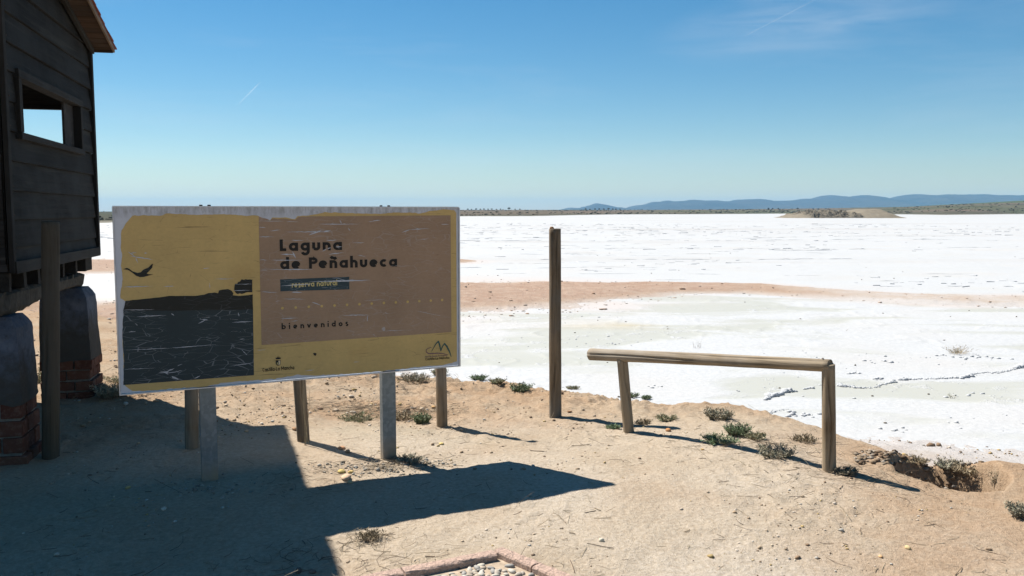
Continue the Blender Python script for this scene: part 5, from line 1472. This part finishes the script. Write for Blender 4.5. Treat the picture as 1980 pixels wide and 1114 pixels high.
STR = np.array([(0.27, 0.215, 0.14), (0.16, 0.115, 0.075), (0.09, 0.07, 0.05), (0.35, 0.29, 0.20)])
props(add('straw_litter', litter('straw_litter', xy, np.clip(g.lognormal(-3.2, 0.65, n), 0.012, 0.22), np.clip(g.lognormal(-6.75, 0.35, n), 0.0006, 0.003), STR[g.integers(0, 4, n)], g)), 'thin straws and twigs lying over the sandy path', 'straw', kind='stuff')
def patch(c, sx, sy, n): return np.c_[g.normal(c.x, sx, n), g.normal(c.y, sy, n)]
xy = np.r_[patch(hit(690, 795), 0.30, 0.16, 420), patch(hit(800, 800), 0.22, 0.15, 260), patch(hit(760, 900), 0.16, 0.09, 160), patch(hit(230, 745), 0.5, 0.6, 320), patch(hit(740, 735), 0.6, 0.35, 240), patch(hit(720, 1045), 0.06, 0.05, 60), patch(hit(1450, 860), 0.25, 0.15, 160), patch(hit(1690, 920), 0.2, 0.2, 140), patch(hit(640, 1090), 0.3, 0.12, 90), patch(hit(610, 930), 0.12, 0.2, 90)]
xy = on_land(xy); n = len(xy)
props(add('dry_grass', litter('dry_grass', xy, g.uniform(0.03, 0.13, n), g.uniform(0.0007, 0.0017, n), STR[g.integers(0, 4, n)] * 0.95, g, 0.02, 0.25)), 'matted dry grass patches behind the sign legs', 'dry grass', kind='stuff')
# grey gravel spread at the foot of the sign leg
xy = np.r_[patch(hit(735, 908), 0.16, 0.07, 170), patch(hit(820, 895), 0.12, 0.06, 90), patch(hit(650, 905), 0.10, 0.07, 40), patch(hit(410, 945), 0.20, 0.10, 120)]
n = len(xy)
props(add('footing_gravel', lumps('footing_gravel', xy, h_ground(xy[:, 0], xy[:, 1]), np.clip(g.lognormal(-5.25, 0.5, n), 0.0025, 0.014), np.array([(0.29, 0.27, 0.23), (0.24, 0.215, 0.175), (0.36, 0.32, 0.26), (0.17, 0.15, 0.12)])[g.integers(0, 4, n)], M_TINT, smooth=True)), 'grey gravel packed round the feet of the sign legs', 'gravel', kind='stuff')
# dark specks of debris on the salt
xy = wedge(130, 9, 60, -30, 33, 1.0, g)
xy = xy[xy[:, 1] > np.interp(xy[:, 0], SHX, SHY) + 0.4]; n = len(xy)
props(add('salt_debris', lumps('salt_debris', xy, np.maximum(h_salt(xy[:, 0], xy[:, 1]), h_ground(xy[:, 0], xy[:, 1])), g.uniform(0.005, 0.014, n) * (1 + np.hypot(xy[:, 0], xy[:, 1]) / 40), np.tile(np.array([(0.13, 0.11, 0.085)]), (n, 1)), M_TINT)), 'dark specks of debris scattered on the salt', 'debris', kind='stuff')

# ================================================================== FAR TREES AND SCRUB
def tree_meshes(seed):
    g = np.random.default_rng(seed)
    V, F, C = [], [], []
    for i in range(260):
        a, e_ = g.uniform(0, 6.283), math.asin(g.uniform(-0.7, 1)); rr = g.uniform(0.45, 1.0)
        lob = 1 + 0.25 * math.sin(3 * a + seed) * math.cos(e_)
        c = np.array([math.cos(a) * math.cos(e_) * 2.1 * rr * lob, math.sin(a) * math.cos(e_) * 2.1 * rr * lob, 2.9 + math.sin(e_) * 1.45 * rr])
        n1 = g.normal(size=3); n1 /= np.linalg.norm(n1); n2 = np.cross(n1, g.normal(size=3)); n2 /= np.linalg.norm(n2)
        s = g.uniform(0.25, 0.5); b = len(V)
        V += [c + n1 * s, c + n2 * s, c - n1 * s, c - n2 * s]; F.append((b, b + 1, b + 2, b + 3))
        C += [np.array((0.030, 0.038, 0.022)) * g.uniform(0.6, 1.5)] * 4
    crown = mk_np('crown', np.array(V), np.array(F), M_LEAF, False, cols=np.array(C))
    tv, tf = [], []
    for k, (zz, rr, ox) in enumerate(((-0.3, 0.32, 0), (0.8, 0.22, 0.05), (1.8, 0.18, -0.08), (2.6, 0.10, 0.05))):
        for s in range(6): tv.append((ox + rr * math.cos(s * 1.047), rr * math.sin(s * 1.047), zz))
    for k in range(3):
        for s in range(6): tf.append((6 * k + s, 6 * k + (s + 1) % 6, 6 * k + 6 + (s + 1) % 6, 6 * k + 6 + s))
    return crown, mk('trunk', tv, tf, M_BARK, True)
M_BARK = mat_simple('bark', (0.12, 0.09, 0.065), 0.95)
TM = [tree_meshes(500 + i) for i in range(4)]
tl = [(905, 1), (912, .8), (921, 1.1), (929, .9), (936, 1), (944, .9), (951, 1), (960, .8), (968, .9), (984, 1.5), (996, .8), (1005, .9), (1132, 1.1), (1140, .9), (1150, 1.1), (1158, 1.1), (1167, 1), (1176, 1.2), (1184, 1), (1190, .9), (1198, .9), (1484, 1), (1492, .9), (1503, .9), (1540, 1.1), (1570, .9), (1580, .9)]
for i, (px_, s_) in enumerate(tl):
    rr = 1250.0; an = math.atan((px_ - 990) / F_PX); x_, y_ = rr * math.sin(an), rr * math.cos(an)
    z_ = float(h_far(np.array([x_]), np.array([y_]))[0])
    lab = 'small dark olive tree on the skyline left of the tall post' if px_ < 1050 else ('small dark olive tree on skyline below the first blue hill' if px_ < 1300 else 'small dark tree on far plain left of the spoil mound')
    root = props(empty('olive_tree', (x_, y_, z_), i * 1.7), lab, 'tree', 'olive trees on the far plain')
    root.scale = (s_ * 0.62,) * 3
    cr, tk = TM[i % 4]
    add('crown', cr, root); add('trunk', tk, root)
g = np.random.default_rng(77)
n = 3000
an = g.uniform(-34, 34, n); rs0 = np.interp(an, FA, FR)
rr = rs0 + 12 + np.abs(g.normal(0, 90, n))
rr = np.where(g.random(n) < 0.4, g.uniform(900, 1500, n), rr)
x_, y_ = rr * np.sin(np.radians(an)), rr * np.cos(np.radians(an))
k = fbm(x_, y_, 70, 3) > g.uniform(-0.4, 0.3, n)
x_, y_, rr = x_[k], y_[k], rr[k]; n = len(x_)
props(add('far_scrub', lumps('far_scrub', np.c_[x_, y_], h_far(x_, y_), g.uniform(0.2, 0.6, n) * (0.7 + rr / 1100), np.array([(0.03, 0.033, 0.02), (0.045, 0.046, 0.028), (0.065, 0.058, 0.038)])[g.integers(0, 3, n)], M_TINT, (0.4, 0.7), stretch=(1, 2.5))), 'dark low scrub along the far shore', 'scrub', kind='stuff')

# ================================================================== SKY TRAILS AND AIR
def contrail(p0, p1, w0, w1, alpha, label, alt=8500.0):
    a, b = ray(*p0), ray(*p1)
    A_, B_ = Vector(a) * (alt / a[2]), Vector(b) * (alt / b[2])
    g = np.random.default_rng(int(p0[0]))
    d = (B_ - A_).normalized()
    n1 = d.cross(Vector((0, 0, 1))).normalized(); n2 = d.cross(n1)
    V, F = [], []
    N = 40
    for i in range(N + 1):
        t_ = i / N; c = A_.lerp(B_, t_); ww = (w0 + (w1 - w0) * t_) * g.uniform(0.8, 1.2) * min(1, 0.2 + 4 * t_, 0.2 + 4 * (1 - t_))
        for s in range(6): V.append(tuple(c + n1 * (ww * math.cos(s * 1.047)) + n2 * (ww * math.sin(s * 1.047))))
    for i in range(N):
        for s in range(6): F.append((6 * i + s, 6 * i + (s + 1) % 6, 6 * i + 6 + (s + 1) % 6, 6 * i + 6 + s))
    t = NT('ice_trail', 1.0, 0.0)
    tr, tl_, mx = t.node('ShaderNodeBsdfTransparent'), t.node('ShaderNodeBsdfTranslucent'), t.node('ShaderNodeMixShader')
    tl_.inputs[0].default_value = (0.95, 0.96, 0.98, 1)
    mx.inputs[0].default_value = alpha
    t.l.new(tr.outputs[0], mx.inputs[1]); t.l.new(tl_.outputs[0], mx.inputs[2])
    t.l.new(mx.outputs[0], t.n['Material Output'].inputs['Surface'])
    me = mk('contrail', V, F, t.m, True)
    props(add('contrail', me), label, 'contrail')
contrail((458, 205), (503, 159), 12, 32, 0.13, 'short thin white vapour trail in the upper left sky')
contrail((1430, 75), (1590, -8), 20, 20, 0.06, 'faint long vapour trail through the thin cloud upper right')

hz = NT('haze_air')
hz.n.clear()
o_ = hz.n.new('ShaderNodeOutputMaterial'); vol = hz.n.new('ShaderNodeVolumePrincipled')
vol.inputs['Color'].default_value = (0.27, 0.54, 0.82, 1)
vol.inputs['Density'].default_value = 0.00007
vol.inputs['Anisotropy'].default_value = 0.1
hz.l.new(vol.outputs[0], o_.inputs['Volume'])
v, f = box_vf(-15500, 15500, -15500, 15500, -14.0, 215.0)
haze = add('haze', mk('haze', v, f, hz.m))
props(haze, 'thin blue summer haze over the plain', kind='stuff')
